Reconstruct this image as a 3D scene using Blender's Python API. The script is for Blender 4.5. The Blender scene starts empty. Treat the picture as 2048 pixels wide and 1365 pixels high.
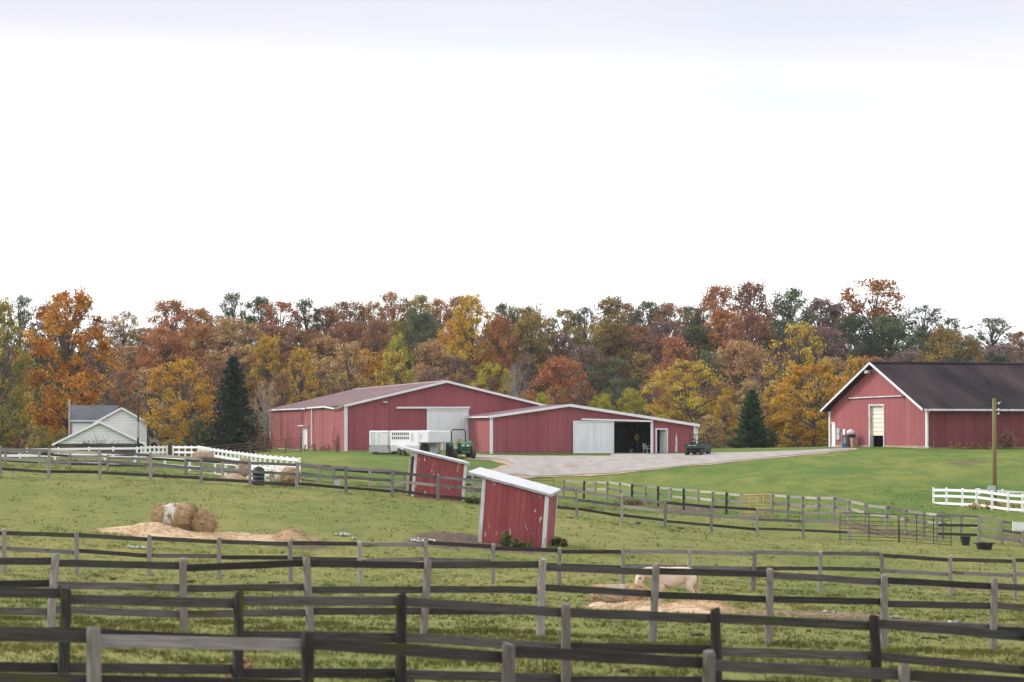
import bpy, math, random
import numpy as np
from mathutils import Vector, Matrix, noise as mnoise
from mathutils.geometry import delaunay_2d_cdt
R = math.radians
rnd = random.Random(7)
SC = bpy.context.scene
COL = SC.collection
# ------------------------------------------------------------------ camera
F = 5690.0                      # focal length in photo pixels (2048 wide)
ZC = 7.0                        # camera height in scene coordinates
PHI = math.atan(179.5 / F)
cam_d = bpy.data.cameras.new('camera')
cam = bpy.data.objects.new('camera', cam_d); COL.objects.link(cam)
cam.location = (0, 0, ZC); cam.rotation_euler = (math.pi / 2 + PHI, 0, 0)
cam_d.sensor_width = 36; cam_d.lens = F * 36 / 2048
cam_d.clip_start = 0.5; cam_d.clip_end = 5000
cam_d.dof.use_dof = True; cam_d.dof.focus_distance = 165; cam_d.dof.aperture_fstop = 2.6
SC.camera = cam
# ------------------------------------------------------------------ world
SUN_EL, SUN_AZ = R(32), R(-68)          # azimuth measured from +Y towards +X
sun_dir = Vector((math.sin(SUN_AZ) * math.cos(SUN_EL), math.cos(SUN_AZ) * math.cos(SUN_EL), math.sin(SUN_EL)))
wd = bpy.data.worlds.new("World"); SC.world = wd; wd.use_nodes = True
wn, wl = wd.node_tree.nodes, wd.node_tree.links
wn.clear()
def WN(t, **k):
    n = wn.new(t)
    for a, b in k.items(): setattr(n, a, b)
    return n
w_out = WN('ShaderNodeOutputWorld'); w_bg = WN('ShaderNodeBackground')
w_sky = WN('ShaderNodeTexSky', sky_type='NISHITA', sun_disc=False, sun_elevation=SUN_EL, sun_rotation=SUN_AZ)
w_tc = WN('ShaderNodeTexCoord'); w_sep = WN('ShaderNodeSeparateXYZ')
wl.new(w_tc.outputs['Generated'], w_sep.inputs[0])
w_map = WN('ShaderNodeMapping'); w_map.inputs['Scale'].default_value = (2.2, 2.2, 26); w_map.inputs['Location'].default_value = (1.3, .4, .2)
wl.new(w_tc.outputs['Generated'], w_map.inputs[0])
w_no = WN('ShaderNodeTexNoise'); w_no.inputs['Scale'].default_value = 1.6; w_no.inputs['Detail'].default_value = 4; w_no.inputs['Roughness'].default_value = .5
wl.new(w_map.outputs[0], w_no.inputs['Vector'])
w_el = WN('ShaderNodeMath', operation='MULTIPLY_ADD'); w_el.inputs[1].default_value = 1.0
w_nm = WN('ShaderNodeMath', operation='MULTIPLY_ADD'); w_nm.inputs[1].default_value = .036; w_nm.inputs[2].default_value = -.018
wl.new(w_no.outputs['Fac'], w_nm.inputs[0])
wl.new(w_sep.outputs['Z'], w_el.inputs[0]); wl.new(w_nm.outputs[0], w_el.inputs[2])
w_rm = WN('ShaderNodeMapRange', interpolation_type='SMOOTHSTEP'); w_rm.inputs[1].default_value = .058; w_rm.inputs[2].default_value = .156
wl.new(w_el.outputs[0], w_rm.inputs[0])
# higher up the grey veil breaks into streaks
w_no3 = WN('ShaderNodeTexNoise'); w_no3.inputs['Scale'].default_value = 2.2; w_no3.inputs['Detail'].default_value = 5
w_map3 = WN('ShaderNodeMapping'); w_map3.inputs['Scale'].default_value = (1.5, 1.5, 5)
wl.new(w_tc.outputs['Generated'], w_map3.inputs[0]); wl.new(w_map3.outputs[0], w_no3.inputs['Vector'])
w_r3 = WN('ShaderNodeMapRange', interpolation_type='SMOOTHSTEP'); w_r3.inputs[1].default_value = .42; w_r3.inputs[2].default_value = .62; w_r3.inputs[3].default_value = .0; w_r3.inputs[4].default_value = .85
wl.new(w_no3.outputs['Fac'], w_r3.inputs[0])
w_r4 = WN('ShaderNodeMapRange', interpolation_type='SMOOTHSTEP'); w_r4.inputs[1].default_value = .18; w_r4.inputs[2].default_value = .3
wl.new(w_sep.outputs['Z'], w_r4.inputs[0])
w_mf = WN('ShaderNodeMix', data_type='FLOAT')
wl.new(w_r4.outputs[0], w_mf.inputs[0]); wl.new(w_rm.outputs[0], w_mf.inputs[2]); wl.new(w_r3.outputs[0], w_mf.inputs[3])
w_mx = WN('ShaderNodeMix', data_type='RGBA')
w_mx.inputs['A'].default_value = (1.22, 1.23, 1.25, 1); w_mx.inputs['B'].default_value = (.53, .525, .595, 1)
wl.new(w_mf.outputs[0], w_mx.inputs['Factor'])
# thin places where the pale blue sky comes through the veil of cloud
w_no2 = WN('ShaderNodeTexNoise'); w_no2.inputs['Scale'].default_value = 2.3; w_no2.inputs['Detail'].default_value = 3
w_map2 = WN('ShaderNodeMapping'); w_map2.inputs['Scale'].default_value = (2.5, 2.5, 14); w_map2.inputs['Location'].default_value = (5.2, 2.7, 1.1)
wl.new(w_tc.outputs['Generated'], w_map2.inputs[0]); wl.new(w_map2.outputs[0], w_no2.inputs['Vector'])
w_r2 = WN('ShaderNodeMapRange', interpolation_type='SMOOTHSTEP'); w_r2.inputs[1].default_value = .43; w_r2.inputs[2].default_value = .8; w_r2.inputs[4].default_value = .6
wl.new(w_no2.outputs['Fac'], w_r2.inputs[0])
w_sk = WN('ShaderNodeMix', data_type='RGBA', blend_type='MULTIPLY'); w_sk.inputs['Factor'].default_value = 1
w_sk.inputs['B'].default_value = (.12, .12, .12, 1)
wl.new(w_sky.outputs[0], w_sk.inputs['A'])
w_m2 = WN('ShaderNodeMix', data_type='RGBA')
wl.new(w_r2.outputs[0], w_m2.inputs['Factor']); wl.new(w_mx.outputs['Result'], w_m2.inputs['A']); wl.new(w_sk.outputs['Result'], w_m2.inputs['B'])
wl.new(w_m2.outputs['Result'], w_bg.inputs['Color']); w_bg.inputs['Strength'].default_value = 1.0
wl.new(w_bg.outputs[0], w_out.inputs['Surface'])
# ------------------------------------------------------------------ sun, exposure
sd = bpy.data.lights.new('sun', 'SUN'); sd.energy = 2.0; sd.angle = R(12); sd.color = (1, .95, .89)
sun = bpy.data.objects.new('sun', sd); COL.objects.link(sun)
sun.rotation_euler = sun_dir.to_track_quat('Z', 'Y').to_euler(); sun.location = (0, 0, 60)
vs = SC.view_settings
vs.view_transform = 'Standard'; vs.look = 'None'; vs.gamma = 1; vs.exposure = 0.66; vs.use_curve_mapping = False

# ------------------------------------------------------------------ pixel -> world
cP, sP = math.cos(PHI), math.sin(PHI)
def ray(px, py):
    dx, dy = (px - 1024) / F, (682.5 - py) / F
    return Vector((dx, cP - dy * sP, sP + dy * cP))
def W(px, py, Y):
    d = ray(px, py); t = Y / d.y
    return Vector((d.x * t, Y, ZC + d.z * t))
def on_plane(root, px, py, axis, c):
    """where the line of sight through a pixel meets the plane local[axis] = c of a thing"""
    m = root.matrix_basis.inverted(); o = m @ Vector((0, 0, ZC)); d = m.to_3x3() @ ray(px, py)
    t = (c - o[axis]) / d[axis]
    return o + d * t
# ------------------------------------------------------------------ materials
def mat(name, col, rough=.8, col2=None, scale=6., stretch=(1, 1, 1), spec=.3, metal=0, bump=0., rand=0., col3=None, thr3=.68, scale3=3., stretch3=(1, 1, 1), contrast=(.35, .65), coords='Object', trans=0.):
    m = bpy.data.materials.new(name); m.use_nodes = True
    n, l = m.node_tree.nodes, m.node_tree.links
    b = n['Principled BSDF']
    b.inputs['Roughness'].default_value = rough; b.inputs['Metallic'].default_value = metal
    b.inputs['Specular IOR Level'].default_value = spec
    b.inputs['Base Color'].default_value = (*col, 1)
    out = None
    tc = n.new('ShaderNodeTexCoord')
    def noise(sc, st, det=5):
        mp = n.new('ShaderNodeMapping'); mp.inputs['Scale'].default_value = st
        oi = n.new('ShaderNodeObjectInfo'); ml = n.new('ShaderNodeMath'); ml.operation = 'MULTIPLY'; ml.inputs[1].default_value = 37
        cb = n.new('ShaderNodeCombineXYZ')
        l.new(oi.outputs['Random'], ml.inputs[0])
        for k in range(3): l.new(ml.outputs[0], cb.inputs[k])
        l.new(cb.outputs[0], mp.inputs['Location'])
        t = n.new('ShaderNodeTexNoise'); t.inputs['Scale'].default_value = sc; t.inputs['Detail'].default_value = det; t.inputs['Roughness'].default_value = .6
        l.new(tc.outputs[coords], mp.inputs[0]); l.new(mp.outputs[0], t.inputs['Vector'])
        return t.outputs['Fac']
    if col2:
        f = noise(scale, stretch)
        mr = n.new('ShaderNodeMapRange'); mr.inputs[1].default_value, mr.inputs[2].default_value = contrast
        l.new(f, mr.inputs[0])
        mx = n.new('ShaderNodeMix'); mx.data_type = 'RGBA'
        mx.inputs['A'].default_value = (*col, 1); mx.inputs['B'].default_value = (*col2, 1)
        l.new(mr.outputs[0], mx.inputs['Factor']); out = mx.outputs['Result']
        if bump:
            bp = n.new('ShaderNodeBump'); bp.inputs['Strength'].default_value = bump; bp.inputs['Distance'].default_value = .02
            l.new(f, bp.inputs['Height']); l.new(bp.outputs[0], b.inputs['Normal'])
    if col3:
        f3 = noise(scale3, stretch3, 6)
        mr = n.new('ShaderNodeMapRange'); mr.inputs[1].default_value, mr.inputs[2].default_value = thr3, thr3 + .04
        l.new(f3, mr.inputs[0])
        mx = n.new('ShaderNodeMix'); mx.data_type = 'RGBA'
        if out: l.new(out, mx.inputs['A'])
        else: mx.inputs['A'].default_value = (*col, 1)
        mx.inputs['B'].default_value = (*col3, 1)
        l.new(mr.outputs[0], mx.inputs['Factor']); out = mx.outputs['Result']
    if rand:
        oi = n.new('ShaderNodeObjectInfo'); mr = n.new('ShaderNodeMapRange')
        mr.inputs[3].default_value, mr.inputs[4].default_value = 1 - rand, 1 + rand
        l.new(oi.outputs['Random'], mr.inputs[0])
        hs = n.new('ShaderNodeHueSaturation')
        l.new(mr.outputs[0], hs.inputs['Value'])
        if out: l.new(out, hs.inputs['Color'])
        else: hs.inputs['Color'].default_value = (*col, 1)
        out = hs.outputs[0]
    if out: l.new(out, b.inputs['Base Color'])
    return m
M = {}
M['wood'] = mat('weathered_wood', (.135, .12, .115), .9, (.24, .22, .215), 5, (1, 9, 14), contrast=(.41, .6), rand=.45, bump=.4, col3=(.07, .07, .035), thr3=.62, scale3=1.2, stretch3=(2.5, 4, 3))
M['wood_dark'] = mat('dark_wood', (.03, .026, .023), .9, (.065, .058, .053), 5, (1, 9, 14), contrast=(.41, .6), rand=.4, bump=.4, col3=(.045, .05, .015), thr3=.6, scale3=1.2, stretch3=(2.5, 4, 3))
M['wood_mid'] = mat('mid_wood', (.058, .051, .046), .9, (.115, .104, .097), 5, (1, 9, 14), contrast=(.41, .6), rand=.4, bump=.4, col3=(.06, .06, .02), thr3=.6, scale3=1.2, stretch3=(2.5, 4, 3))
M['wood_light'] = mat('pale_new_wood', (.3, .275, .23), .9, (.42, .39, .32), 5, (1, 9, 14), contrast=(.41, .6), rand=.25, bump=.4)
M['post'] = mat('post_wood', (.17, .148, .13), .9, (.3, .27, .245), 9, (5, 5, .7), rand=.3, bump=.5, col3=(.08, .08, .03), thr3=.66, scale3=3, stretch3=(2, 2, 1.5))
M['post_mid'] = mat('mid_post_wood', (.12, .105, .09), .9, (.22, .195, .175), 9, (5, 5, .7), rand=.3, bump=.5, col3=(.05, .05, .015), thr3=.64, scale3=3, stretch3=(2, 2, 1.5))
M['post_dark'] = mat('dark_post_wood', (.018, .016, .015), .9, (.048, .042, .037), 9, (5, 5, .7), rand=.3, bump=.5, col3=(.06, .06, .012), thr3=.6, scale3=2, stretch3=(2, 2, 1.2))
M['red'] = mat('red_painted_siding', (.25, .06, .076), .55, (.295, .08, .094), .5, (1, 1, .25), rand=.06, col3=(.5, .33, .32), thr3=.725, scale3=1.4, stretch3=(1, 1, .5), bump=0)
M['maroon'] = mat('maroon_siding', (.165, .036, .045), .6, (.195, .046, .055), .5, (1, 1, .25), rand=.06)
M['red_sunlit'] = mat('sunlit_red_siding', (.305, .086, .092), .6, (.35, .112, .118), .5, (1, 1, .2), rand=.07, col3=(.2, .1, .07), thr3=.74, scale3=.9, stretch3=(1, 1, .3))  # left-facing barn walls: sunlight painted in as a lighter red
M['red_board'] = mat('peeling_red_boards', (.255, .052, .06), .75, (.31, .075, .08), 2.5, (3, 3, .5), rand=.1, col3=(.62, .55, .52), thr3=.635, scale3=2.6, stretch3=(2.2, 2.2, .8), bump=.2)
M['white'] = mat('white_paint', (.74, .735, .75), .5, (.66, .655, .67), 2, rand=.02)
M['white_dirty'] = mat('grimy_white_metal', (.66, .66, .68), .55, (.34, .34, .32), 3, (1, 1, .4), contrast=(.42, .72), col3=(.2, .2, .18), thr3=.66, scale3=4)
M['white_door'] = mat('white_metal_door', (.72, .725, .745), .5, (.58, .6, .6), 1.2, (2, 2, .25), contrast=(.45, .75))
M['vinyl'] = mat('white_vinyl', (.82, .82, .82), .4)
M['cream'] = mat('cream_metal', (.7, .64, .5), .5, (.76, .72, .62), .6)
M['roof_purple'] = mat('brown_metal_roof', (.22, .135, .14), .45, (.30, .2, .2), .35, (3, .3, 1), contrast=(.3, .7), spec=.4)
M['roof_dark'] = mat('dark_roof', (.02, .018, .023), .95, (.075, .052, .05), .3, (1, .3, .3), contrast=(.38, .78), spec=.05)
M['roof_grey'] = mat('slate_grey_shingles', (.07, .08, .09), .85, (.11, .12, .13), .8)
M['roof_line'] = mat('pale_roof_sheet', (.5, .45, .46), .5)
M['concrete'] = mat('footing_concrete', (.42, .33, .25), .9, (.3, .24, .18), 2)
M['dark'] = mat('dark_interior', (.03, .03, .033), .9)
M['interior'] = mat('barn_interior_boards', (.06, .05, .045), .9, (.035, .03, .03), 2)
M['white_tr'] = mat('trailer_white', (.68, .68, .7), .4, (.58, .58, .61), .8)
M['fascia'] = mat('grimy_fascia', (.42, .42, .43), .7, (.24, .24, .23), 4, (1, 1, .3), contrast=(.4, .7))
M['alu'] = mat('aluminium', (.5, .5, .51), .45, (.4, .4, .4), 2, metal=.4)
M['rubber'] = mat('tyre_rubber', (.035, .033, .03), .9, (.07, .06, .05), 5)
M['rim_yellow'] = mat('yellow_rim', (.62, .42, .04), .5)
M['rim_grey'] = mat('grey_rim', (.4, .39, .37), .5)
M['tr_green'] = mat('tractor_green', (.02, .11, .035), .35, (.03, .13, .045), 3)
M['tr_yellow'] = mat('tractor_yellow', (.68, .4, .03), .45)
M['black'] = mat('black_plastic', (.02, .02, .022), .6)
M['utv_green'] = mat('dark_green_plastic', (.018, .05, .045), .45)
M['lamp'] = mat('lamp_glass', (.75, .75, .7), .15)
M['blue'] = mat('blue_plastic', (.03, .14, .32), .5)
M['bin_grey'] = mat('bin_grey', (.13, .15, .17), .6)
M['bin_brown'] = mat('bin_brown', (.36, .2, .15), .6)
M['box_grey'] = mat('utility_box_grey', (.42, .44, .47), .5)
M['bag'] = mat('white_plastic_bag', (.75, .68, .72), .4)
M['pipe_brown'] = mat('rusty_pipe', (.1, .06, .05), .7, (.16, .09, .07), 3)
M['pipe_green'] = mat('dark_pipe', (.05, .05, .045), .6, (.085, .06, .05), 2)
M['pipe_orange'] = mat('orange_gate', (.55, .2, .1), .6, (.6, .3, .2), 3)
M['pole'] = mat('mossy_pole_wood', (.15, .12, .045), .9, (.21, .17, .07), 6, (4, 4, .3))
M['hay'] = mat('hay', (.4, .27, .14), .95, (.52, .37, .21), 9, bump=.8, col3=(.3, .19, .09), thr3=.6, scale3=5)
M['hay_dark'] = mat('weathered_hay', (.27, .175, .09), .95, (.4, .28, .15), 8, bump=.9, col3=(.13, .08, .045), thr3=.6, scale3=4)
M['straw'] = mat('straw', (.43, .3, .175), .95, (.56, .42, .27), 5, rand=0)
M['net_grey'] = mat('old_net_wrap', (.27, .26, .23), .7, (.36, .29, .2), 7)
M['net'] = mat('bale_net_wrap', (.55, .52, .5), .6, (.4, .33, .26), 6, (1, 1, 1))
M['net_green'] = mat('torn_net_wrap', (.3, .37, .32), .6, (.44, .46, .43), 5)
M['manure'] = mat('manure', (.07, .045, .028), .95, (.12, .08, .045), 12)
M['horse'] = mat('cream_horse_coat', (.6, .46, .34), .7, (.7, .58, .46), 2.2)
M['mane'] = mat('white_mane_hair', (.7, .58, .46), .8, (.6, .44, .32), 14)
M['brown_hay'] = mat('dusty_hay', (.3, .21, .145), .95, (.38, .28, .2), 6, bump=.6)
M['trodden'] = mat('trodden_hay_and_mud', (.13, .09, .06), .95, (.26, .18, .12), 4, bump=.8)
M['plastic_white'] = mat('white_plastic', (.7, .7, .7), .4)
M['bark'] = mat('bark', (.085, .07, .06), .95, (.14, .12, .105), 4, (1, 1, .3))
M['bark_pale'] = mat('pale_bark', (.26, .24, .23), .95, (.36, .34, .32), 4, (1, 1, .3))
M['glass'] = mat('window_glass', (.2, .2, .2), .1)
M['siding_dark'] = mat('dark_brown_siding', (.05, .042, .045), .8)
def leafmat(name, a, b, c, trans=.5):
    """leaf colours differ from leaf to leaf and from bough to bough"""
    m = bpy.data.materials.new(name); m.use_nodes = True
    n, l = m.node_tree.nodes, m.node_tree.links
    bs = n['Principled BSDF']; bs.inputs['Roughness'].default_value = .7; bs.inputs['Specular IOR Level'].default_value = .2
    at = n.new('ShaderNodeAttribute'); at.attribute_name = 'tone'
    sp = n.new('ShaderNodeSeparateColor'); l.new(at.outputs['Color'], sp.inputs[0])
    cr = n.new('ShaderNodeValToRGB'); e = cr.color_ramp.elements
    e[0].position = .05; e[0].color = (*a, 1); e[1].position = .95; e[1].color = (*c, 1)
    x = e.new(.5); x.color = (*b, 1)
    l.new(sp.outputs[0], cr.inputs[0])
    hs = n.new('ShaderNodeHueSaturation'); mr = n.new('ShaderNodeMapRange'); mr.inputs[3].default_value, mr.inputs[4].default_value = .72, 1.28
    l.new(sp.outputs[1], mr.inputs[0]); l.new(mr.outputs[0], hs.inputs['Value']); l.new(cr.outputs[0], hs.inputs['Color'])
    oi = n.new('ShaderNodeObjectInfo'); m3 = n.new('ShaderNodeMapRange'); m3.inputs[3].default_value, m3.inputs[4].default_value = .487, .513
    l.new(oi.outputs['Random'], m3.inputs[0]); l.new(m3.outputs[0], hs.inputs['Hue'])
    l.new(hs.outputs[0], bs.inputs['Base Color'])
    # a bough of small leaves shades as a soft mass: lean each leaf's normal towards its bough's outside
    an = n.new('ShaderNodeAttribute'); an.attribute_name = 'outward'
    v1 = n.new('ShaderNodeVectorMath'); v1.operation = 'MULTIPLY_ADD'; v1.inputs[1].default_value = (2, 2, 2); v1.inputs[2].default_value = (-1, -1, -1)
    vt = n.new('ShaderNodeVectorTransform'); vt.vector_type = 'NORMAL'; vt.convert_from = 'OBJECT'; vt.convert_to = 'WORLD'
    v2 = n.new('ShaderNodeVectorMath'); v2.operation = 'MULTIPLY_ADD'; v2.inputs[1].default_value = (.45, .45, .45)
    v3 = n.new('ShaderNodeVectorMath'); v3.operation = 'NORMALIZE'; vn = n.new('ShaderNodeVectorMath'); vn.operation = 'NORMALIZE'; gn = n.new('ShaderNodeNewGeometry')
    l.new(an.outputs['Vector'], v1.inputs[0]); l.new(v1.outputs[0], vt.inputs[0]); l.new(vt.outputs[0], vn.inputs[0]); l.new(gn.outputs['Normal'], v2.inputs[0]); l.new(vn.outputs[0], v2.inputs[2]); l.new(v2.outputs[0], v3.inputs[0])
    l.new(v3.outputs[0], bs.inputs['Normal'])
    tr = n.new('ShaderNodeBsdfTranslucent'); l.new(hs.outputs[0], tr.inputs['Color']); l.new(v3.outputs[0], tr.inputs['Normal'])
    ms = n.new('ShaderNodeMixShader'); ms.inputs[0].default_value = trans
    l.new(bs.outputs[0], ms.inputs[1]); l.new(tr.outputs[0], ms.inputs[2]); l.new(ms.outputs[0], n['Material Output'].inputs['Surface'])
    return m
LEAF = dict(
    orange=((.36, .145, .02), (.5, .205, .028), (.56, .29, .045)),
    rust=((.24, .105, .042), (.33, .145, .055), (.40, .2, .075)),
    brown=((.14, .075, .045), (.2, .105, .058), (.27, .14, .07)),
    plum=((.11, .075, .07), (.145, .095, .085), (.19, .12, .095)),
    green=((.045, .065, .032), (.07, .09, .045), (.11, .125, .06)),
    darkgreen=((.035, .05, .03), (.05, .068, .038), (.08, .09, .048)),
    olive=((.13, .105, .035), (.19, .145, .045), (.26, .185, .055)),
    lime=((.25, .24, .04), (.36, .33, .05), (.46, .40, .06)),
    yellow=((.38, .25, .05), (.5, .34, .06), (.58, .42, .09)),
    gold=((.36, .2, .035), (.5, .27, .04), (.58, .35, .06)),
    tan=((.23, .15, .07), (.33, .21, .095), (.42, .28, .13)),
    red=((.28, .11, .065), (.36, .145, .085), (.42, .2, .11)),
    oaktop=((.07, .085, .04), (.28, .12, .04), (.4, .17, .055)),
    conifer=((.012, .026, .018), (.02, .04, .026), (.035, .058, .035)),
    arbor=((.025, .055, .025), (.04, .08, .035), (.06, .105, .045)),
    greenyellow=((.12, .13, .03), (.2, .18, .04), (.32, .24, .04)),
)
LM = {k: leafmat(k + '_leaves', *[tuple(min(.8, c * dict(conifer=1.7, arbor=1.6, orange=1.5, gold=1.6, yellow=1.55, oaktop=1.6, lime=1.5, rust=1.75, red=1.75, green=2.4, darkgreen=2.4, plum=2.25).get(k, 2.0)) for c in q) for q in v]) for k, v in LEAF.items()}
# ------------------------------------------------------------------ mesh helpers
class MB:
    def __init__(s): s.v, s.f = [], []
    def add(s, vs, fs, m=None):
        o = len(s.v); s.v += [tuple(m @ Vector(p)) if m else tuple(p) for p in vs]; s.f += [[i + o for i in f] for f in fs]; return s
    def box(s, x0, x1, y0, y1, z0, z1, m=None):
        return s.add([(x, y, z) for z in (z0, z1) for y in (y0, y1) for x in (x0, x1)],
                     [(0, 2, 3, 1), (4, 5, 7, 6), (0, 1, 5, 4), (1, 3, 7, 5), (3, 2, 6, 7), (2, 0, 4, 6)], m)
    def cbox(s, x0, x1, y0, y1, z0, z1, c=.02, m=None):
        """box with chamfered edges"""
        v = []
        for z, k in ((z0, c), (z0 + c, 0), (z1 - c, 0), (z1, c)):
            a, b, d, e = x0 + k, x1 - k, y0 + k, y1 - k
            v += [(a + c, d, z), (b - c, d, z), (b, d + c, z), (b, e - c, z), (b - c, e, z), (a + c, e, z), (a, e - c, z), (a, d + c, z)]
        fs = [list(range(7, -1, -1)), list(range(24, 32))]
        for r in range(3):
            for i in range(8): fs.append((r * 8 + i, r * 8 + (i + 1) % 8, r * 8 + 8 + (i + 1) % 8, r * 8 + 8 + i))
        return s.add(v, fs, m)
    def tube(s, pts, rad, n=6, m=None, cap=True):
        pts = [Vector(p) for p in pts]
        if not hasattr(rad, '__len__'): rad = [rad] * len(pts)
        v, fs = [], []
        for i, p in enumerate(pts):
            t = (pts[min(i + 1, len(pts) - 1)] - pts[max(i - 1, 0)]).normalized()
            a = t.cross(Vector((0, 0, 1)) if abs(t.z) < .9 else Vector((1, 0, 0))).normalized(); b = t.cross(a)
            for k in range(n):
                an = 2 * math.pi * k / n; v.append(p + (a * math.cos(an) + b * math.sin(an)) * rad[i])
        for i in range(len(pts) - 1):
            for k in range(n): fs.append((i * n + k, i * n + (k + 1) % n, (i + 1) * n + (k + 1) % n, (i + 1) * n + k))
        if cap: fs += [list(range(n - 1, -1, -1)), list(range(len(v) - n, len(v)))]
        return s.add(v, fs, m)
    def lathe(s, prof, n=16, m=None):
        """profile [(r, z)] turned about z"""
        v, fs = [], []
        for r, z in prof:
            for k in range(n): v.append((r * math.cos(2 * math.pi * k / n), r * math.sin(2 * math.pi * k / n), z))
        for i in range(len(prof) - 1):
            for k in range(n): fs.append((i * n + k, i * n + (k + 1) % n, (i + 1) * n + (k + 1) % n, (i + 1) * n + k))
        fs += [list(range(n - 1, -1, -1)), list(range(len(v) - n, len(v)))]
        return s.add(v, fs, m)
    def prism(s, poly, a, b, axis=1, m=None):
        """polygon (2 coordinates) pushed out along an axis from a to b"""
        n = len(poly); v = []
        for c in (a, b):
            for p, q in poly: v.append((p, c, q) if axis == 1 else (c, p, q) if axis == 0 else (p, q, c))
        fs = [list(range(n)), list(range(2 * n - 1, n - 1, -1))] + [(i, i + n, (i + 1) % n + n, (i + 1) % n) for i in range(n)]
        return s.add(v, fs, m)
    def mesh(s, name, material, smooth=False):
        me = bpy.data.meshes.new(name); me.from_pydata(s.v, [], s.f)
        bm_fix(me)
        if material: me.materials.append(material)
        if smooth: me.polygons.foreach_set('use_smooth', [True] * len(me.polygons))
        me.update(); return me
    def build(s, name, material, parent=None, smooth=False, label=None):
        o = bpy.data.objects.new(name, s.mesh(name, material, smooth)); COL.objects.link(o)
        if parent: o.parent = parent
        if label: o['label'] = label
        return o
import bmesh
def bm_fix(me):
    b = bmesh.new(); b.from_mesh(me); bmesh.ops.recalc_face_normals(b, faces=b.faces); b.to_mesh(me); b.free()
def tag(o, label=None, cat=None, group=None, kind=None):
    for k, v in (('label', label), ('category', cat), ('group', group), ('kind', kind)):
        if v: o[k] = v
    return o
def thing(name, label, cat, loc=(0, 0, 0), rz=0., group=None, mtx=None):
    o = bpy.data.objects.new(name, None); COL.objects.link(o)
    o.empty_display_size = .2
    o.matrix_basis = mtx if mtx else Matrix.Translation(loc) @ Matrix.Rotation(rz, 4, 'Z')
    return tag(o, label, cat, group)
def inst(name, me, parent, mtx, material=None, label=None):
    o = bpy.data.objects.new(name, me); COL.objects.link(o); o.parent = parent; o.matrix_basis = mtx
    if material:
        o.material_slots[0].link = 'OBJECT'; o.material_slots[0].material = material
    if label: o['label'] = label
    return o
def align(p0, p1):
    """matrix whose x axis runs from p0 to p1 (scaled to that length), z as upright as it can be"""
    p0, p1 = Vector(p0), Vector(p1); d = p1 - p0; L = d.length; x = d / L
    y = Vector((0, 0, 1)).cross(x).normalized(); z = x.cross(y)
    m = Matrix((x, y, z)).transposed().to_4x4(); m.translation = (p0 + p1) / 2
    return m @ Matrix.Diagonal((L, 1, 1, 1))
def npmesh(name, V, T, material, attrs=None, parent=None, smooth=False):
    me = bpy.data.meshes.new(name); k = T.shape[1]
    me.vertices.add(len(V)); me.vertices.foreach_set('co', V.astype(np.float32).ravel())
    me.loops.add(T.size); me.loops.foreach_set('vertex_index', T.astype(np.int32).ravel())
    me.polygons.add(len(T)); me.polygons.foreach_set('loop_start', np.arange(0, T.size, k, dtype=np.int32))
    me.polygons.foreach_set('loop_total', np.full(len(T), k, dtype=np.int32))
    if smooth: me.polygons.foreach_set('use_smooth', np.ones(len(T), dtype=bool))
    me.update(calc_edges=True)
    for an, (dom, arr) in (attrs or {}).items():
        a = me.attributes.new(an, 'FLOAT_COLOR', dom)
        c = np.ones((len(arr), 4), np.float32); c[:, :arr.shape[1]] = arr
        a.data.foreach_set('color', c.ravel())
    if material: me.materials.append(material)
    return me
# ------------------------------------------------------------------ terrain
F1 = [(-235, 1243), (187, 1255), (617, 1268), (1018, 1288), (1418, 1303), (1808, 1330), (2190, 1352)]
def lerp(x, a, b, c, d): return c + (x - a) / (b - a) * (d - c)
Y1 = lambda x: lerp(x, 187, 1808, 32.3, 36.2)
F2 = [(-215, 1164), (132, 1175), (478, 1185), (803, 1188), (1132, 1208), (1430, 1217), (1748, 1232), (2058, 1257)]
Y2 = lambda x: lerp(x, 132, 1748, 40.2, 45)
F3 = [(-142, 1104, 1264), (112, 1108, 1266), (366, 1117, 1266), (613, 1115, 1266), (857, 1118, 1268), (1085, 1118, 1276), (1313, 1128, 1287), (1540, 1138, 1290), (1768, 1150, 1295), (1990, 1157, 1299), (2212, 1172, 1304)]
Y3 = lambda x: lerp(x, 112, 1990, 55, 62.5)
F4 = [(-137, 1052, 1142), (8, 1058, 1146), (153, 1065, 1149), (299, 1071, 1152), (438, 1075, 1160), (580, 1080, 1164), (719, 1084, 1167), (852, 1081, 1166), (986, 1088, 1168), (1119, 1096, 1170), (1246, 1098, 1171), (1379, 1098, 1176), (1510, 1100, 1183), (1641, 1103, 1187), (1763, 1105, 1189), (1900, 1112, 1192), (2028, 1116, 1197), (2155, 1121, 1202)]
Y4 = lambda x: lerp(x, 8, 2028, 95, 108)
F5 = [(-100, 889, 952), (0, 893, 954), (99, 897, 957), (199, 899, 959), (301, 905, 961), (402, 912, 966), (499, 920, 973), (595, 924, 977), (692, 932, 987), (785, 938, 994), (876, 949, 1002), (968, 958, 1010), (1060, 967, 1021), (1152, 976, 1033), (1243, 990, 1045), (1331, 1000, 1054), (1423, 1010, 1065), (1515, 1016, 1072), (1605, 1020, 1078), (1697, 1023, 1081)]
Y5 = lambda x: lerp(x, 99, 1697, 139.5, 155)
F5b = [(1874, 1028, 1084), (1959, 1031, 1087), (2003, 1038, 1090), (2046, 1046, 1093), (2095, 1055, 1099)]
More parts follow.
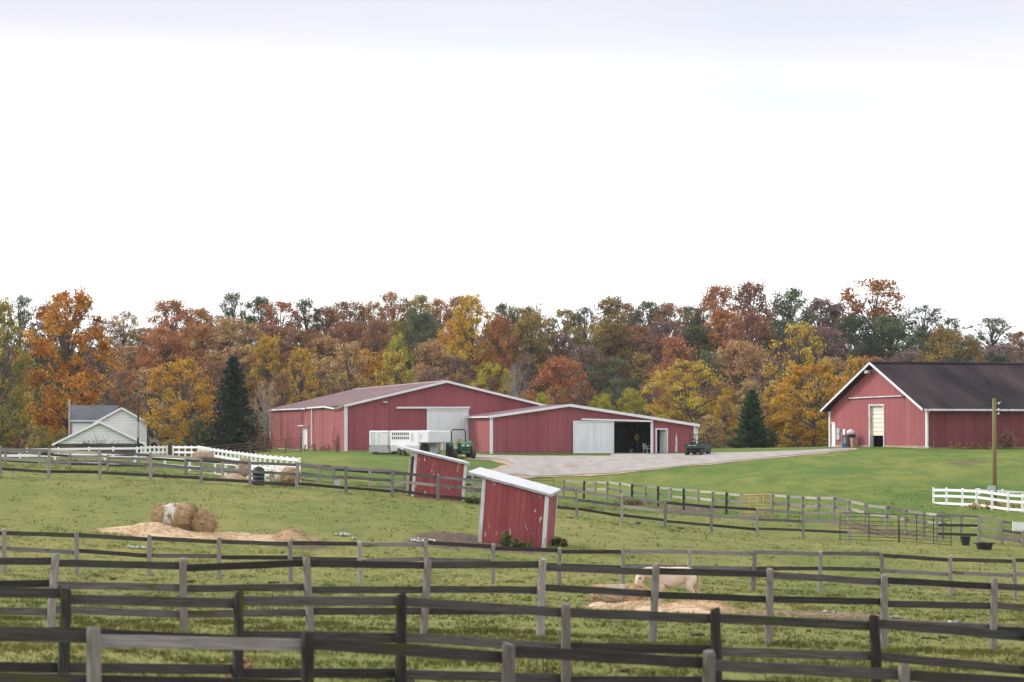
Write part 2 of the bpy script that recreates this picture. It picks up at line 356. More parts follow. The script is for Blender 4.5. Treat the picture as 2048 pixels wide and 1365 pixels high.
F6 = [(1127, 960, 996, 217), (1168, 962.5, 998, 211), (1190, 963, 1000, 208), (1214, 963, 1002, 205), (1239, 965, 1004, 202), (1264, 969, 1007, 199.5), (1290, 971, 1011, 197), (1316, 973, 1014, 194), (1340, 975, 1017, 191.5), (1367, 978, 1020, 189), (1396, 980, 1023, 186), (1425, 983, 1026, 183), (1453, 985, 1029, 180.5), (1482, 987, 1032, 178)]
F6b = [(1545, 989, 1034, 173), (1575, 991, 1038, 171), (1605, 992, 1039, 169), (1636, 993, 1041, 167), (1668, 994, 1043, 165), (1696, 1000, 1048, 163), (1730, 1007, 1055, 161.5), (1772, 1012, 1060, 160), (1810, 1019, 1068, 158.5), (1847, 1025, 1076, 157), (1884, 1027, 1080, 155.5), (1922, 1030, 1083, 154.2)]
ctrl = []
def C(px, py, Y): ctrl.append(W(px, py, Y))
for f, yf in ((F1, Y1), (F2, Y2)):
    for px, t in f: C(px, t + 1.5 * F / yf(px), yf(px))
for f, yf in ((F3, Y3), (F4, Y4), (F5, Y5)):
    for px, t, b in f: C(px, b, yf(px))
for px, t, b in F5b: C(px, b, 153)
for px, t, b, Y in F6 + F6b: C(px, b, Y)
for p in ((1870, 1012, 183), (2040, 1018, 178), (1960, 960, 205), (1853, 898.5, 238), (1853, 897, 242), (1700, 896, 250), (1660, 895, 257), (2048, 898, 241), (1760, 896, 244), (984, 908.5, 246), (1150, 908, 247), (1388, 906.5, 250), (693, 904, 254), (800, 906, 248), (541, 896, 306), (600, 899, 285), (560, 915, 225), (640, 931, 198), (740, 976, 172), (139, 935, 172), (400, 950, 172), (900, 935, 218), (1100, 951, 226),
          (300, 927, 228), (100, 927, 220), (420, 925, 225), (200, 935, 300), (350, 930, 300), (450, 915, 285), (20, 933, 290), (1500, 906, 250), (1600, 903, 255), (1300, 930, 232), (1450, 925, 230), (1450, 960, 208)): C(*p)
for X in (-130, -85, -45, 0, 40, 85, 130):
    for Y, z in ((8, -3.4), (325, -2.6), (352, -.2), (394, 4.6), (432, 8.6), (500, 14.0)): ctrl.append(Vector((X, Y, ZC + z)))
for Y, zl, zr in ((33, -3.6, -4.7), (60, -4.0, -4.9), (100, -4.6, -6.0), (140, -2.0, -6.3), (180, -2.0, -5.2), (225, -2.5, -2.4), (255, -3.0, -1.6), (300, -3.8, -2.2)):
    for k in (60, 120): ctrl.append(Vector((-k, Y, ZC + zl))); ctrl.append(Vector((k, Y, ZC + zr)))
cp = np.array([tuple(c) for c in ctrl]); S = 100.0
def tps(r2): return .5 * r2 * np.log(r2 + 1e-12)
P = cp[:, :2] / S; n_ = len(P)
K = tps(((P[:, None] - P[None]) ** 2).sum(-1)) + np.eye(n_) * 2e-4
A = np.zeros((n_ + 3, n_ + 3)); A[:n_, :n_] = K; A[:n_, n_] = 1; A[:n_, n_ + 1:] = P; A[n_, :n_] = 1; A[n_ + 1:, :n_] = P.T
sol = np.linalg.solve(A, np.concatenate([cp[:, 2], np.zeros(3)]))
def gzn(X, Y):
    X = np.clip(np.asarray(X, float), -125, 125); Y = np.clip(np.asarray(Y, float), 8, 500)
    sh = X.shape; Q = np.stack([X.ravel(), Y.ravel()], -1) / S; out = np.empty(len(Q))
    for i in range(0, len(Q), 20000):
        q = Q[i:i + 20000]
        out[i:i + 20000] = tps(((q[:, None] - P[None]) ** 2).sum(-1)) @ sol[:n_] + sol[n_] + q @ sol[n_ + 1:]
    return out.reshape(sh)
def gz(x, y): return float(gzn(np.array([x]), np.array([y]))[0])
def hit(px, py, y0=20., y1=420.):
    """the point of the ground seen at a pixel"""
    d = ray(px, py); ys = np.linspace(y0, y1, 900); t = ys / d.y
    h = ZC + d.z * t - gzn(d.x * t, ys)
    i = int(np.argmax(h < 0))
    if i == 0: i = len(ys) - 1
    Y = ys[i - 1] + (ys[i] - ys[i - 1]) * h[i - 1] / (h[i - 1] - h[i] + 1e-9)
    return Vector((d.x * Y / d.y, Y, gz(d.x * Y / d.y, Y)))
def axis_lines(a, b, st, lo, hi, grow=1.35):
    m = list(np.arange(a, b + st / 2, st)); s = st; x = a; L = []
    while x > lo: s *= grow; x -= s; L.append(x)
    s = st; x = b; U = []
    while x < hi: s *= grow; x += s; U.append(x)
    return np.array(L[::-1] + m + U)
gx = axis_lines(-48, 52, .5, -900, 900); gy = axis_lines(16, 262, .5, -60, 1500, 1.2)
GX, GY = np.meshgrid(gx, gy); GZ = gzn(GX, GY)
V = np.stack([GX, GY, GZ], -1).reshape(-1, 3); nx, ny = len(gx), len(gy)
I = np.arange(nx * ny).reshape(ny, nx)
T = np.stack([I[:-1, :-1], I[:-1, 1:], I[1:, 1:], I[1:, :-1]], -1).reshape(-1, 4)
# what grows where: r = lush lawn, g = bare trampled soil
lush = np.clip((V[:, 1] - (168 - .0 * V[:, 0])) / 14, 0, 1)
lush = np.where((V[:, 0] > 13) & (V[:, 1] > 150), np.clip((V[:, 1] - 158 - (V[:, 0] - 22) * -1.1) / 10, 0, 1), lush)
bare = np.zeros(len(V))
def soil(px, py, rx, ry, amt=1.):
    c = hit(px, py); d = ((V[:, 0] - c.x) / rx) ** 2 + ((V[:, 1] - c.y) / ry) ** 2
    np.maximum(bare, amt * np.clip(1.4 - d, 0, 1), out=bare)
for a in ((900, 1081, 1.9, 4.5), (840, 1084, 1.2, 2.5, .7), (1010, 1096, 2.6, 3, .8), (1600, 1228, 2.4, 2.2, .9), (1750, 1240, 2.2, 1.8, .9), (1900, 1246, 2.2, 1.6, .8), (2030, 1250, 2, 1.6, .7), (1450, 1232, 2, 2.4, .8),
          (1250, 1014, 3, 5, .7), (1370, 1020, 3, 5, .8), (1480, 1033, 2.5, 4, .8), (1700, 1052, 2.2, 2.5, .55), (1780, 1066, 2.2, 2.2, .6), (1850, 1078, 1.8, 2, .5), (2030, 1078, 2, 3, .6), (580, 1085, 2.4, 3, .7), (1940, 926, 2.2, 3, .55), (1720, 1164, 1.5, 3, .6), (1920, 1178, 3, 3, .5), (640, 1160, 2, 2, .35), (1300, 1215, 3, 4, .6)): soil(*a)
DIRT_STRIPS = []
def grassmat(name, ground=True):
    m = bpy.data.materials.new(name); m.use_nodes = True
    n, l = m.node_tree.nodes, m.node_tree.links; b = n['Principled BSDF']
    b.inputs['Roughness'].default_value = .9; b.inputs['Specular IOR Level'].default_value = .15
    ge = n.new('ShaderNodeNewGeometry'); at = n.new('ShaderNodeAttribute'); at.attribute_name = 'cover'
    sp = n.new('ShaderNodeSeparateColor'); l.new(at.outputs['Color'], sp.inputs[0])
    def noise(sc, st=(1, 1, 1), det=5):
        mp = n.new('ShaderNodeMapping'); mp.inputs['Scale'].default_value = st; l.new(ge.outputs['Position'], mp.inputs[0])
        t = n.new('ShaderNodeTexNoise'); t.inputs['Scale'].default_value = sc; t.inputs['Detail'].default_value = det; t.inputs['Roughness'].default_value = .65
        l.new(mp.outputs[0], t.inputs[0]); return t.outputs['Fac']
    def mix(f, a, c, lo=None, hi=None):
        if lo is not None:
            r = n.new('ShaderNodeMapRange'); r.inputs[1].default_value, r.inputs[2].default_value = lo, hi; l.new(f, r.inputs[0]); f = r.outputs[0]
        x = n.new('ShaderNodeMix'); x.data_type = 'RGBA'; l.new(f, x.inputs['Factor'])
        for k, s in (('A', a), ('B', c)):
            if isinstance(s, tuple): x.inputs[k].default_value = (*s, 1)
            else: l.new(s, x.inputs[k])
        return x.outputs['Result']
    big, mid, fine = noise(.11, (1, .55, 1)), noise(.55, (1, .5, 1)), noise(5., (1, .6, 1), 4)
    pasture = mix(mid, mix(big, (.125, .15, .03), (.225, .205, .06), .34, .66), (.1, .132, .025), .42, .75)
    lawn = mix(mid, mix(big, (.07, .13, .015), (.17, .182, .036), .38, .64), (.052, .104, .013), .44, .72)
    c = mix(sp.outputs[0], pasture, lawn)
    c = mix(fine, c, (.2, .18, .075), .6, .85)
    dry = noise(1.4, (1, .6, 1)); c = mix(dry, c, (.17, .15, .065), .66, .84)
    if ground:
        s = n.new('ShaderNodeMath'); s.operation = 'MULTIPLY_ADD'; l.new(mid, s.inputs[0]); s.inputs[1].default_value = .9; l.new(sp.outputs[1], s.inputs[2])
        c = mix(s.outputs[0], c, mix(fine, (.075, .052, .038), (.15, .105, .07), .4, .6), .85, 1.15)
        bp = n.new('ShaderNodeBump'); bp.inputs['Strength'].default_value = .9; bp.inputs['Distance'].default_value = .12
        f2 = noise(3.5, (1, 1, 1), 6); l.new(f2, bp.inputs['Height']); l.new(bp.outputs[0], b.inputs['Normal'])
    else:
        hs = n.new('ShaderNodeHueSaturation'); r = n.new('ShaderNodeMapRange'); r.inputs[3].default_value, r.inputs[4].default_value = .55, 1.5
        l.new(sp.outputs[2], r.inputs[0]); l.new(r.outputs[0], hs.inputs['Value']); l.new(c, hs.inputs['Color']); c = hs.outputs[0]
        # a sward shades like the ground it stands on
        vm = n.new('ShaderNodeVectorMath'); vm.operation = 'MULTIPLY_ADD'; vm.inputs[1].default_value = (.35, .35, .35); vm.inputs[2].default_value = (0, 0, 1)
        vn = n.new('ShaderNodeVectorMath'); vn.operation = 'NORMALIZE'
        l.new(ge.outputs['Normal'], vm.inputs[0]); l.new(vm.outputs[0], vn.inputs[0]); l.new(vn.outputs[0], b.inputs['Normal'])
        tr = n.new('ShaderNodeBsdfTranslucent'); l.new(c, tr.inputs[0]); ms = n.new('ShaderNodeMixShader'); ms.inputs[0].default_value = .5; l.new(vn.outputs[0], tr.inputs['Normal'])
        l.new(b.outputs[0], ms.inputs[1]); l.new(tr.outputs[0], ms.inputs[2]); l.new(ms.outputs[0], n['Material Output'].inputs['Surface'])
    l.new(c, b.inputs['Base Color']); return m
me = npmesh('ground', V, T, grassmat('pasture_ground'), {'cover': ('POINT', np.stack([lush, bare, bare * 0], -1))}, smooth=True)
g = bpy.data.objects.new('ground', me); COL.objects.link(g); g['kind'] = 'structure'
# grass blades ------------------------------------------------------
rs = np.random.RandomState(3)
def lookup(arr, X, Y):
    i = np.clip(np.searchsorted(gx, X), 0, nx - 1); j = np.clip(np.searchsorted(gy, Y), 0, ny - 1); return arr.reshape(ny, nx)[j, i]
def blades(y0, y1, per, h, w, nb):
    area = .29 * (y1 ** 2 - y0 ** 2); n = int(area * per)
    Y = np.sqrt(rs.uniform(y0 ** 2, y1 ** 2, n)); X = rs.uniform(-.29, .29, n) * Y
    b = lookup(bare, X, Y); keep = rs.uniform(0, 1, n) > b * .95
    cl = np.array([mnoise.noise(Vector((x * .9, y * .6, 0))) for x, y in zip(X, Y)])
    keep &= rs.uniform(-.7, .5, n) < cl
    X, Y, cl = X[keep], Y[keep], cl[keep]; n = len(X)
    X = np.repeat(X, nb) + rs.normal(0, w * 3, n * nb); Y = np.repeat(Y, nb) + rs.normal(0, w * 3, n * nb); cl = np.repeat(cl, nb)
    Z = gzn(X, Y) - .01; N = len(X)
    H = h * rs.uniform(.45, 1.25, N) * (1 + .9 * np.clip(cl, -.5, 1)); a = rs.uniform(0, 6.283, N); ww = w * rs.uniform(.6, 1.3, N)
    lean = rs.normal(0, .5, (N, 2)) * H[:, None]
    base = np.stack([X, Y, Z], -1); d = np.stack([np.cos(a) * ww, np.sin(a) * ww, a * 0], -1)
    tip = base + np.concatenate([lean, H[:, None]], -1)
    lu = lookup(lush, X, Y)
    return np.stack([base - d, base + d, tip], 1).reshape(-1, 3), np.stack([lu, lu * 0, rs.uniform(0, 1, N)], -1)
parts = [blades(29, 62, 100, .08, .009, 4), blades(62, 116, 24, .065, .014, 4), blades(116, 200, 5, .07, .025, 3)]
GV = np.concatenate([p[0] for p in parts]); GC = np.concatenate([p[1] for p in parts])
me = npmesh('grass', GV, np.arange(len(GV)).reshape(-1, 3), grassmat('grass_blades', False), {'cover': ('FACE', GC)})
g = bpy.data.objects.new('grass', me); COL.objects.link(g); tag(g, 'short grazed grass over the paddocks', None, None, 'stuff')
# gravel drive ------------------------------------------------------
def sheet(name, poly_px, dz, material, dens=14, jit=.25, step=1.2):
    pts = [hit(px, py) for px, py in poly_px]; ring = []
    for a, b in zip(pts, pts[1:] + pts[:1]):
        k = max(1, int((b - a).length / step))
        for i in range(k):
            p = a.lerp(b, i / k); ring.append(Vector((p.x + rnd.uniform(-jit, jit), p.y + rnd.uniform(-jit, jit) * 1.5)))
    xs, ys = [p.x for p in ring], [p.y for p in ring]
    inner = [Vector((x + rnd.uniform(-.3, .3), y + rnd.uniform(-.3, .3))) for x in np.arange(min(xs), max(xs), 1.4) for y in np.arange(min(ys), max(ys), 1.4)]
    n = len(ring)
    r = delaunay_2d_cdt(ring + inner, [], [list(range(n))], 1, 1e-4)
    vs = np.array([(p.x, p.y) for p in r[0]]); z = gzn(vs[:, 0], vs[:, 1]) + dz
    mb = MB(); mb.v = [(x, y, q) for (x, y), q in zip(vs, z)]; mb.f = [list(f) for f in r[2]]
    o = mb.build(name, material, smooth=True); o['kind'] = 'structure'
    for f in o.data.polygons:
        if f.normal.z < 0: f.flip()
    return o
M['gravel'] = mat('gravel', (.255, .235, .215), .95, (.33, .305, .285), 1.2, (1, .35, 1), bump=.5, col3=(.27, .2, .15), thr3=.62, scale3=.6, stretch3=(.5, .35, 1))
M['dirt'] = mat('dirt_verge', (.3, .2, .13), .95, (.4, .3, .2), 1.5, bump=.5)
drive = [(952, 911), (1010, 912.5), (1222, 914), (1229, 909), (1395, 908.5), (1520, 905), (1600, 902.5), (1650, 899.5), (1700, 897.5), (1702, 899.5), (1650, 905.5), (1550, 915), (1450, 925), (1350, 934), (1250, 945), (1150, 951), (1100, 953), (985, 947), (1005, 938), (1030, 930), (1000, 920), (945, 917)]
verge = [(925, 911), (1010, 911.5), (1222, 912.5), (1229, 908.2), (1395, 907.7), (1520, 904), (1600, 901.5), (1650, 898.8), (1715, 896.8), (1720, 900), (1650, 907.5), (1550, 917.5), (1450, 927), (1350, 936), (1250, 946.5), (1150, 953), (1100, 955), (960, 949), (985, 938), (1010, 930), (985, 922.5), (930, 920)]
sheet('dirt_verge', verge, .03, M['dirt'])
sheet('gravel_drive', drive, .06, M['gravel'])
# ------------------------------------------------------------------ fences
def board_mesh(i):
    r = random.Random(50 + i); mb = MB(); n = 6; hw, hh = .019, .07
    v, f = [], []
    for k in range(n + 1):
        x = -.5 + k / n; e = r.uniform(-.005, .005) if 0 < k < n else 0; w = r.uniform(-.006, .006)
        v += [(x, -hw + w, -hh + e), (x, hw + w, -hh + e), (x, hw + w, hh + e), (x, -hw + w, hh + e)]
    for k in range(n):
        for q in range(4): f.append((k * 4 + q, k * 4 + (q + 1) % 4, k * 4 + 4 + (q + 1) % 4, k * 4 + 4 + q))
    f += [(0, 1, 2, 3), (n * 4 + 3, n * 4 + 2, n * 4 + 1, n * 4)]
    return mb.add(v, f).mesh('board', M['wood'])
def post_mesh(i):
    r = random.Random(80 + i); mb = MB(); n = 9; v, f = [], []
    ph = [r.uniform(.88, 1.1) for _ in range(n)]
    for z, k in ((0, 1.06), (.33, 1.0), (.66, .97), (.975, .93), (1, .8)):
        ox, oy = r.uniform(-.006, .006), r.uniform(-.006, .006)
        for q in range(n):
            a = 6.283 * q / n; rr = .082 * k * ph[q]
            v.append((rr * math.cos(a) + ox, rr * math.sin(a) + oy, z + (.012 * math.cos(a + i) if z > .9 else 0)))
    for k in range(4):
        for q in range(n): f.append((k * n + q, k * n + (q + 1) % n, (k + 1) * n + (q + 1) % n, (k + 1) * n + q))
    f += [list(range(n - 1, -1, -1)), list(range(4 * n, 5 * n))]
    return mb.add(v, f).mesh('post', M['post'])
BOARDS = [board_mesh(i) for i in range(4)]; POSTS = [post_mesh(i) for i in range(4)]
def fence(label, pts, drops, boardmat, postmat, rseed=0, side=.1, lean=.025, skip=(), thick=1., group='weathered wooden board fences'):
    """pts: (top point, ground z). one board per bay and rail, nailed to the far side of the posts"""
    r = random.Random(rseed); o0 = pts[0][0]
    root = thing('board_fence', label, 'fence', (o0.x, o0.y, pts[0][1]), group=group)
    inv = root.matrix_basis.inverted(); top = []
    for i, (p, zb) in enumerate(pts):
        h = p.z - zb + .25
        base = Vector((p.x + r.gauss(0, lean) * h, p.y + r.gauss(0, lean) * h, zb - .25))
        d = (p - base); rot = Vector((0, 0, 1)).rotation_difference(d.normalized()).to_matrix().to_4x4()
        if i not in skip:
            pm = postmat(r, i)
            inst('post', POSTS[r.randrange(4)], root, inv @ Matrix.Translation(base) @ rot @ Matrix.Rotation(r.uniform(0, 6), 4, 'Z') @ Matrix.Diagonal((thick, thick, d.length, 1)), pm)
        top.append((p, d.normalized()))
    for i in range(len(pts) - 1):
        if skip and (i in skip and i + 1 in skip): continue
        (a, da), (b, db) = top[i], top[i + 1]; x = (b - a).normalized(); nrm = Vector((-x.y, x.x, 0)).normalized() * side
        for j, dr in enumerate(drops):
            q0 = a - da * (dr + r.uniform(-.045, .045)) + nrm - x * r.uniform(0, .06); q1 = b - db * (dr + r.uniform(-.045, .045)) + nrm + x * r.uniform(0, .06)
            off = nrm.normalized() * (.004 + .006 * (i % 2))
            inst('board', BOARDS[r.randrange(4)], root, inv @ align(q0 + off, q1 + off), boardmat(r, i, j))
    return root
def fp(data, yf, h=None):
    out = []
    for d in data:
        Y = yf(d[0]) if yf else d[3]; p = W(d[0], d[1], Y)
        out.append((p, gz(p.x, p.y) if h is None else p.z - h))
    return out
def longer(data, a, b):
    d = list(data)
    for _ in range(a): d.insert(0, tuple(2 * p - q for p, q in zip(d[0], d[1])))
    for _ in range(b): d.append(tuple(2 * p - q for p, q in zip(d[-1], d[-2])))
    return d
pick = lambda *ks: (lambda r, *a: M[r.choice(ks)])
def bm1(r, i, j): return M['wood'] if (j == 0 and i == 2) else M['wood_dark'] if j > 0 or i == 0 else M[r.choice(('wood_dark', 'wood_mid'))]
fence('nearest dark weathered board fence with three rails crossing the whole paddock front', fp(longer(F1, 1, 2), Y1), (.14, .62, 1.12), bm1, lambda r, i: M['post_mid'] if i != 3 else M['post_dark'], 11, lean=.012, group=None)
fence('second nearest dark board fence with mossy nearly black posts', fp(longer(F2, 1, 3), Y2), (.13, .66, 1.16), pick('wood_dark', 'wood_dark', 'wood_mid'), lambda r, i: M['post_dark'] if i != 5 else M['post_mid'], 12, lean=.015, group=None)
fence('grey three rail board fence standing right in front of the cream horse', fp(longer(F3, 2, 3), Y3), (.16, .62, 1.1), pick('wood_dark', 'wood_mid'), pick('post_mid', 'post'), 13, lean=.035, group=None)
fence('two rail grey board fence between the torn hay bale and the horse paddock', fp(longer(F4, 4, 4), Y4), (.12, .66), pick('wood', 'wood', 'wood_dark', 'wood_dark'), pick('post'), 14, lean=.02, group=None)
f5 = fence('three rail board fence running in front of the farther red run-in shed', fp(longer(F5, 3, 0), Y5), (.14, .6, 1.12), lambda r, i, j: M[r.choice(('wood', 'wood_dark') if i > 17 and i < 21 else ('wood', 'wood', 'wood_light'))] if j < 2 else M['wood_dark'], lambda r, i: M[r.choice(('post',))], 15, lean=.02, group=None)
fence('short dark board fence beside the double tube gate and black buckets', fp(F5b[:2], lambda x: 153), (.1, .58, 1.08), pick('wood', 'wood_dark'), pick('post_dark', 'post'), 16, group=None)
fence('pale board fence leading right from behind the black stock tub', fp(longer(F5b[1:], 0, 4), lambda x: 153.4), (.12, .6, 1.08), pick('wood_light', 'wood'), pick('post'), 17, skip=(0,), group=None)
fence('pale two rail board fence climbing beside the lawn to the orange gate', fp(F6, None), (.1, .58, 1.05)[:2], pick('wood_light', 'wood_light', 'wood'), pick('post', 'post', 'post', 'post_dark'), 18, lean=.015, group=None)
fence('pale two rail board fence between the orange gate and the double tube gate', fp(F6b + [(1955, 1033, 1087, 153)], None), (.1, .58), pick('wood_light', 'wood_light', 'wood'), pick('post'), 19, skip=(len(F6b),), lean=.015, group=None)
F7 = [(-40, 899, 0, 174), (11, 900, 0, 173), (79, 904, 0, 173), (140, 907, 0, 173), (216, 910, 0, 172), (295, 912, 0, 172), (371, 916, 0, 171), (445, 921, 0, 170), (520, 928, 0, 170)]
fence('low grey board fence behind the paddock fence near the white house', fp(F7, None), (.15, .62, 1.05), pick('wood', 'wood', 'wood_dark'), pick('post'), 20, group=None)
F7b = [(600, 928, 0, 176), (638, 933, 0, 176), (667, 936, 0, 176), (740, 940, 0, 176), (809, 944, 0, 178), (880, 948, 0, 178), (945, 951, 0, 179), (1000, 954, 0, 181)]
fence('grey board fence passing behind the farther red run-in shed', fp(F7b, None), (.12, .58, 1.02), pick('wood', 'wood_dark'), pick('post'), 21, group=None)
# white vinyl fences
VR = MB().cbox(-.5, .5, -.02, .02, -.08, .08, .006).mesh('rail', M['vinyl'])
VP = MB().cbox(-.065, .065, -.065, .065, 0, 1, .006).add([(-.08, -.08, 1), (.08, -.08, 1), (.08, .08, 1), (-.08, .08, 1), (0, 0, 1.05)], [(0, 1, 4), (1, 2, 4), (2, 3, 4), (3, 0, 4), (3, 2, 1, 0)]).mesh('post', M['vinyl'])
def white_fence(label, line, h=1.35, drops=(.09, .5, .93), sp=3.0, group=None, ztop=True):
    """line: (px, py of post top, Y)"""
    P3 = [W(*l) for l in line]
    r0 = thing('white_fence', label, 'fence', (P3[0].x, P3[0].y, P3[0].z - h), group=group); inv = r0.matrix_basis.inverted(); pts = []
    for a, b in zip(P3, P3[1:]):
        k = max(1, round((b - a).length / sp))
        pts += [a.lerp(b, i / k) for i in range(k)]
    pts.append(P3[-1])
    for p in pts: inst('post', VP, r0, inv @ Matrix.Translation((p.x, p.y, p.z - h - .1)) @ Matrix.Diagonal((1, 1, h + .1, 1)))
    for a, b in zip(pts, pts[1:]):
        for d in drops: inst('rail', VR, r0, inv @ align(a - Vector((0, 0, d)), b - Vector((0, 0, d))))
    return r0
white_fence('long white vinyl fence in front of the white house', [(-40, 899, 205), (54, 897.5, 208), (178, 895.5, 212), (274, 895, 216), (300, 893, 226), (334, 893, 238)], 1.2)
white_fence('white vinyl fence curving down from the rusty pipe corral to the paddock corner', [(346, 893, 238), (396, 893, 226), (421, 897, 206), (470, 904, 189), (530, 911.5, 168), (599, 917.5, 150)], 1.25)
white_fence('lower white vinyl fence behind the grey boards near the white house', [(-30, 909, 186), (110, 908.5, 184), (210, 911, 182), (330, 915, 180), (430, 922, 176), (520, 931, 166), (596, 941, 156)], .95, (.1, .5, .85))
white_fence('white vinyl fence around the foot of the mossy utility pole', [(1867, 977, 186), (1893, 977, 183), (1925, 978, 181), (1953, 979, 179), (1984, 983, 177.5), (2016, 987, 176), (2045, 989, 175), (2080, 993, 173)], 1.2, (.12, .5, .98))
white_fence('farther side of the white vinyl paddock behind the mossy utility pole', [(1958, 978, 192), (2005, 980, 193), (2060, 983, 194), (2110, 986, 195)], 1.15, (.12, .5, .95))
# dark post between the two white fences
p = W(340, 889, 238); o = MB().tube([(0, 0, -.3), (0, 0, 1.6)], [.14, .12], 8).build('gate_post', M['wood_dark']); o.location = (p.x, p.y, p.z - 1.5); tag(o, 'stout dark timber post in the gap between two white fences', 'post')
# tubular gates ------------------------------------------------------
def tube_gate(label, pa, pb, h, material, nrail=6, brace=None, r=.018, group=None, vert=1):
    """pa, pb: bottom corners"""
    a, b = Vector(pa), Vector(pb); L = (b - a).length
    ang = math.atan2(b.y - a.y, b.x - a.x); dz = b.z - a.z
    root = thing('tube_gate', label, 'gate', a, ang, group)
    sl = lambda x: dz * x / L; c = .14
    MB().tube([(0, 0, .02), (0, 0, h - c), (c * .3, 0, h - c * .3), (c, 0, h + sl(c)), (L - c, 0, h + sl(L - c)), (L - c * .3, 0, h - c * .3 + dz), (L, 0, h - c + dz), (L, 0, .02 + dz)], r * 1.25, 8).build('frame', material, root, True)
    for k in range(nrail):
        z = h * (.06 + .82 * (k / (nrail - 1)) ** 1.1)
        MB().tube([(r, 0, z), (L - r, 0, z + dz)], r * .9, 6).build('rail', material, root, True)
    for k in range(vert):
        x = L * (k + 1) / (vert + 1); MB().box(x - .025, x + .025, -.03, -.024, .08 + sl(x), h + sl(x)).build('upright', material, root)
    if brace:
        for (x0, z0, x1, z1) in brace: MB().tube([(x0 * L, -.04, z0 * h + sl(x0 * L)), (x1 * L, -.04, z1 * h + sl(x1 * L))], r * .9, 6).build('brace', material, root, True)
    return root
def ground_at(px, py, Y): v = W(px, py, Y); return (v.x, v.y, gz(v.x, v.y))
def gate_px(label, x0, b0, x1, b1, Y, Yb, h, *a, **k): return tube_gate(label, W(x0, b0, Y), W(x1, b1, Yb), h, *a, **k)
gate_px('dark tube gate with a long slanting brace, hung on the last grey fence post', 1680, 1082, 1797, 1086, 152.2, 151.6, 1.5, M['pipe_green'], 7, brace=[(.17, .72, .97, .2), (.15, .52, .95, .14)], vert=1)
gate_px('dark tube gate with crossed braces beside the black buckets', 1799, 1086, 1902, 1094, 151.4, 150.4, 1.55, M['pipe_green'], 7, brace=[(.12, .3, .72, .75), (.25, .25, .72, .56)], vert=2)
gate_px('orange painted tube gate set in the pale board fence', 1485, 1034, 1542, 1033, 176.5, 173.5, 1.35, M['pipe_orange'], 6, vert=3)
gate_px('grey tube gate with rounded corners behind the nearer red shed', 1027, 997, 1108, 997, 205, 204, 1.45, M['pipe_brown'], 5, vert=1)
gate_px('grey tube gate mostly hidden behind the nearer red shed roof', 965, 993, 1024, 996, 207, 205.5, 1.45, M['pipe_brown'], 5, vert=1)
# rusty pipe corral beside the long barn
cor = [(363, 896, 247), (415, 894, 249), (455, 890, 251), (500, 886, 253), (540, 882, 255), (571, 879, 256), (602, 875.5, 257)]
root = thing('pipe_corral', 'rusty brown pipe corral fence running up to the long barn wall', 'fence', W(363, 920, 247))
inv = root.matrix_basis.inverted(); tops = [W(*c) for c in cor]
for p in tops:
    zb = gz(p.x, p.y); q = inv @ p
    MB().tube([(q.x, q.y, q.z - (p.z - zb) - .2), tuple(q)], .055, 7).build('post', M['pipe_brown'], root)
for a, b in zip(tops, tops[1:]):
    for k in range(6):
        d = Vector((0, 0, .03 + k * .23)); MB().tube([tuple(inv @ (a - d)), tuple(inv @ (b - d))], .032, 6).build('rail', M['pipe_brown'], root)
# ------------------------------------------------------------------ ribbed sheets
def rib_panel(u0, u1, zb, zt, nrib=2, depth=.03, flat=.035):
    """sheet standing in the x-z plane, outside facing -y; zt(u) may slope"""
    xs = [(u0 + .004, 0)]; w = u1 - u0
    for k in range(nrib):
        c = u0 + w * (k + .5) / nrib
        xs += [(c - flat - .015, 0), (c - flat, -depth), (c + flat, -depth), (c + flat + .015, 0)]
    xs.append((u1 - .004, 0)); n = len(xs); v, f = [], []
    for x, y in xs: v += [(x, y, zb), (x, y, zt(x))]
    for x, y in xs: v += [(x, .03, zb), (x, .03, zt(x))]
    for i in range(n - 1):
        f += [(2 * i, 2 * i + 2, 2 * i + 3, 2 * i + 1), (2 * n + 2 * i + 2, 2 * n + 2 * i, 2 * n + 2 * i + 1, 2 * n + 2 * i + 3),
              (2 * i + 1, 2 * i + 3, 2 * n + 2 * i + 3, 2 * n + 2 * i + 1), (2 * i, 2 * n + 2 * i, 2 * n + 2 * i + 2, 2 * i + 2)]
    f += [(0, 1, 2 * n + 1, 2 * n), (2 * n - 2, 4 * n - 2, 4 * n - 1, 2 * n - 1)]
    return v, f
def wall(parent, m, L, zt, material, pw=.91, nrib=2, zb=0., holes=(), name='siding_panel', rib=.03, flat=.035):
    """panels along a wall; m maps the panel plane (x along, y in, z up) into the thing; holes: (u0, u1, z0, z1)"""
    cuts = sorted({0., L, *[h[0] for h in holes], *[h[1] for h in holes]}); u = [0.]
    for a, b in zip(cuts, cuts[1:]):
        k = max(1, round((b - a) / pw)); u += [a + (b - a) * (i + 1) / k for i in range(k)]
    for a, b in zip(u, u[1:]):
        h = [q for q in holes if q[0] - 1e-4 <= a and b <= q[1] + 1e-4]
        segs = [(zb, zt)] if not h else ([(h[0][3], zt)] + ([(zb, lambda x, z=h[0][2]: z)] if h[0][2] > zb + .05 else []))
        nr = max(1, round(nrib * (b - a) / pw))
        for z0, f in segs:
            if f((a + b) / 2) - z0 < .05: continue
            MB().add(*rib_panel(a, b, z0, f, nr, rib, flat), m).build(name, material, parent)
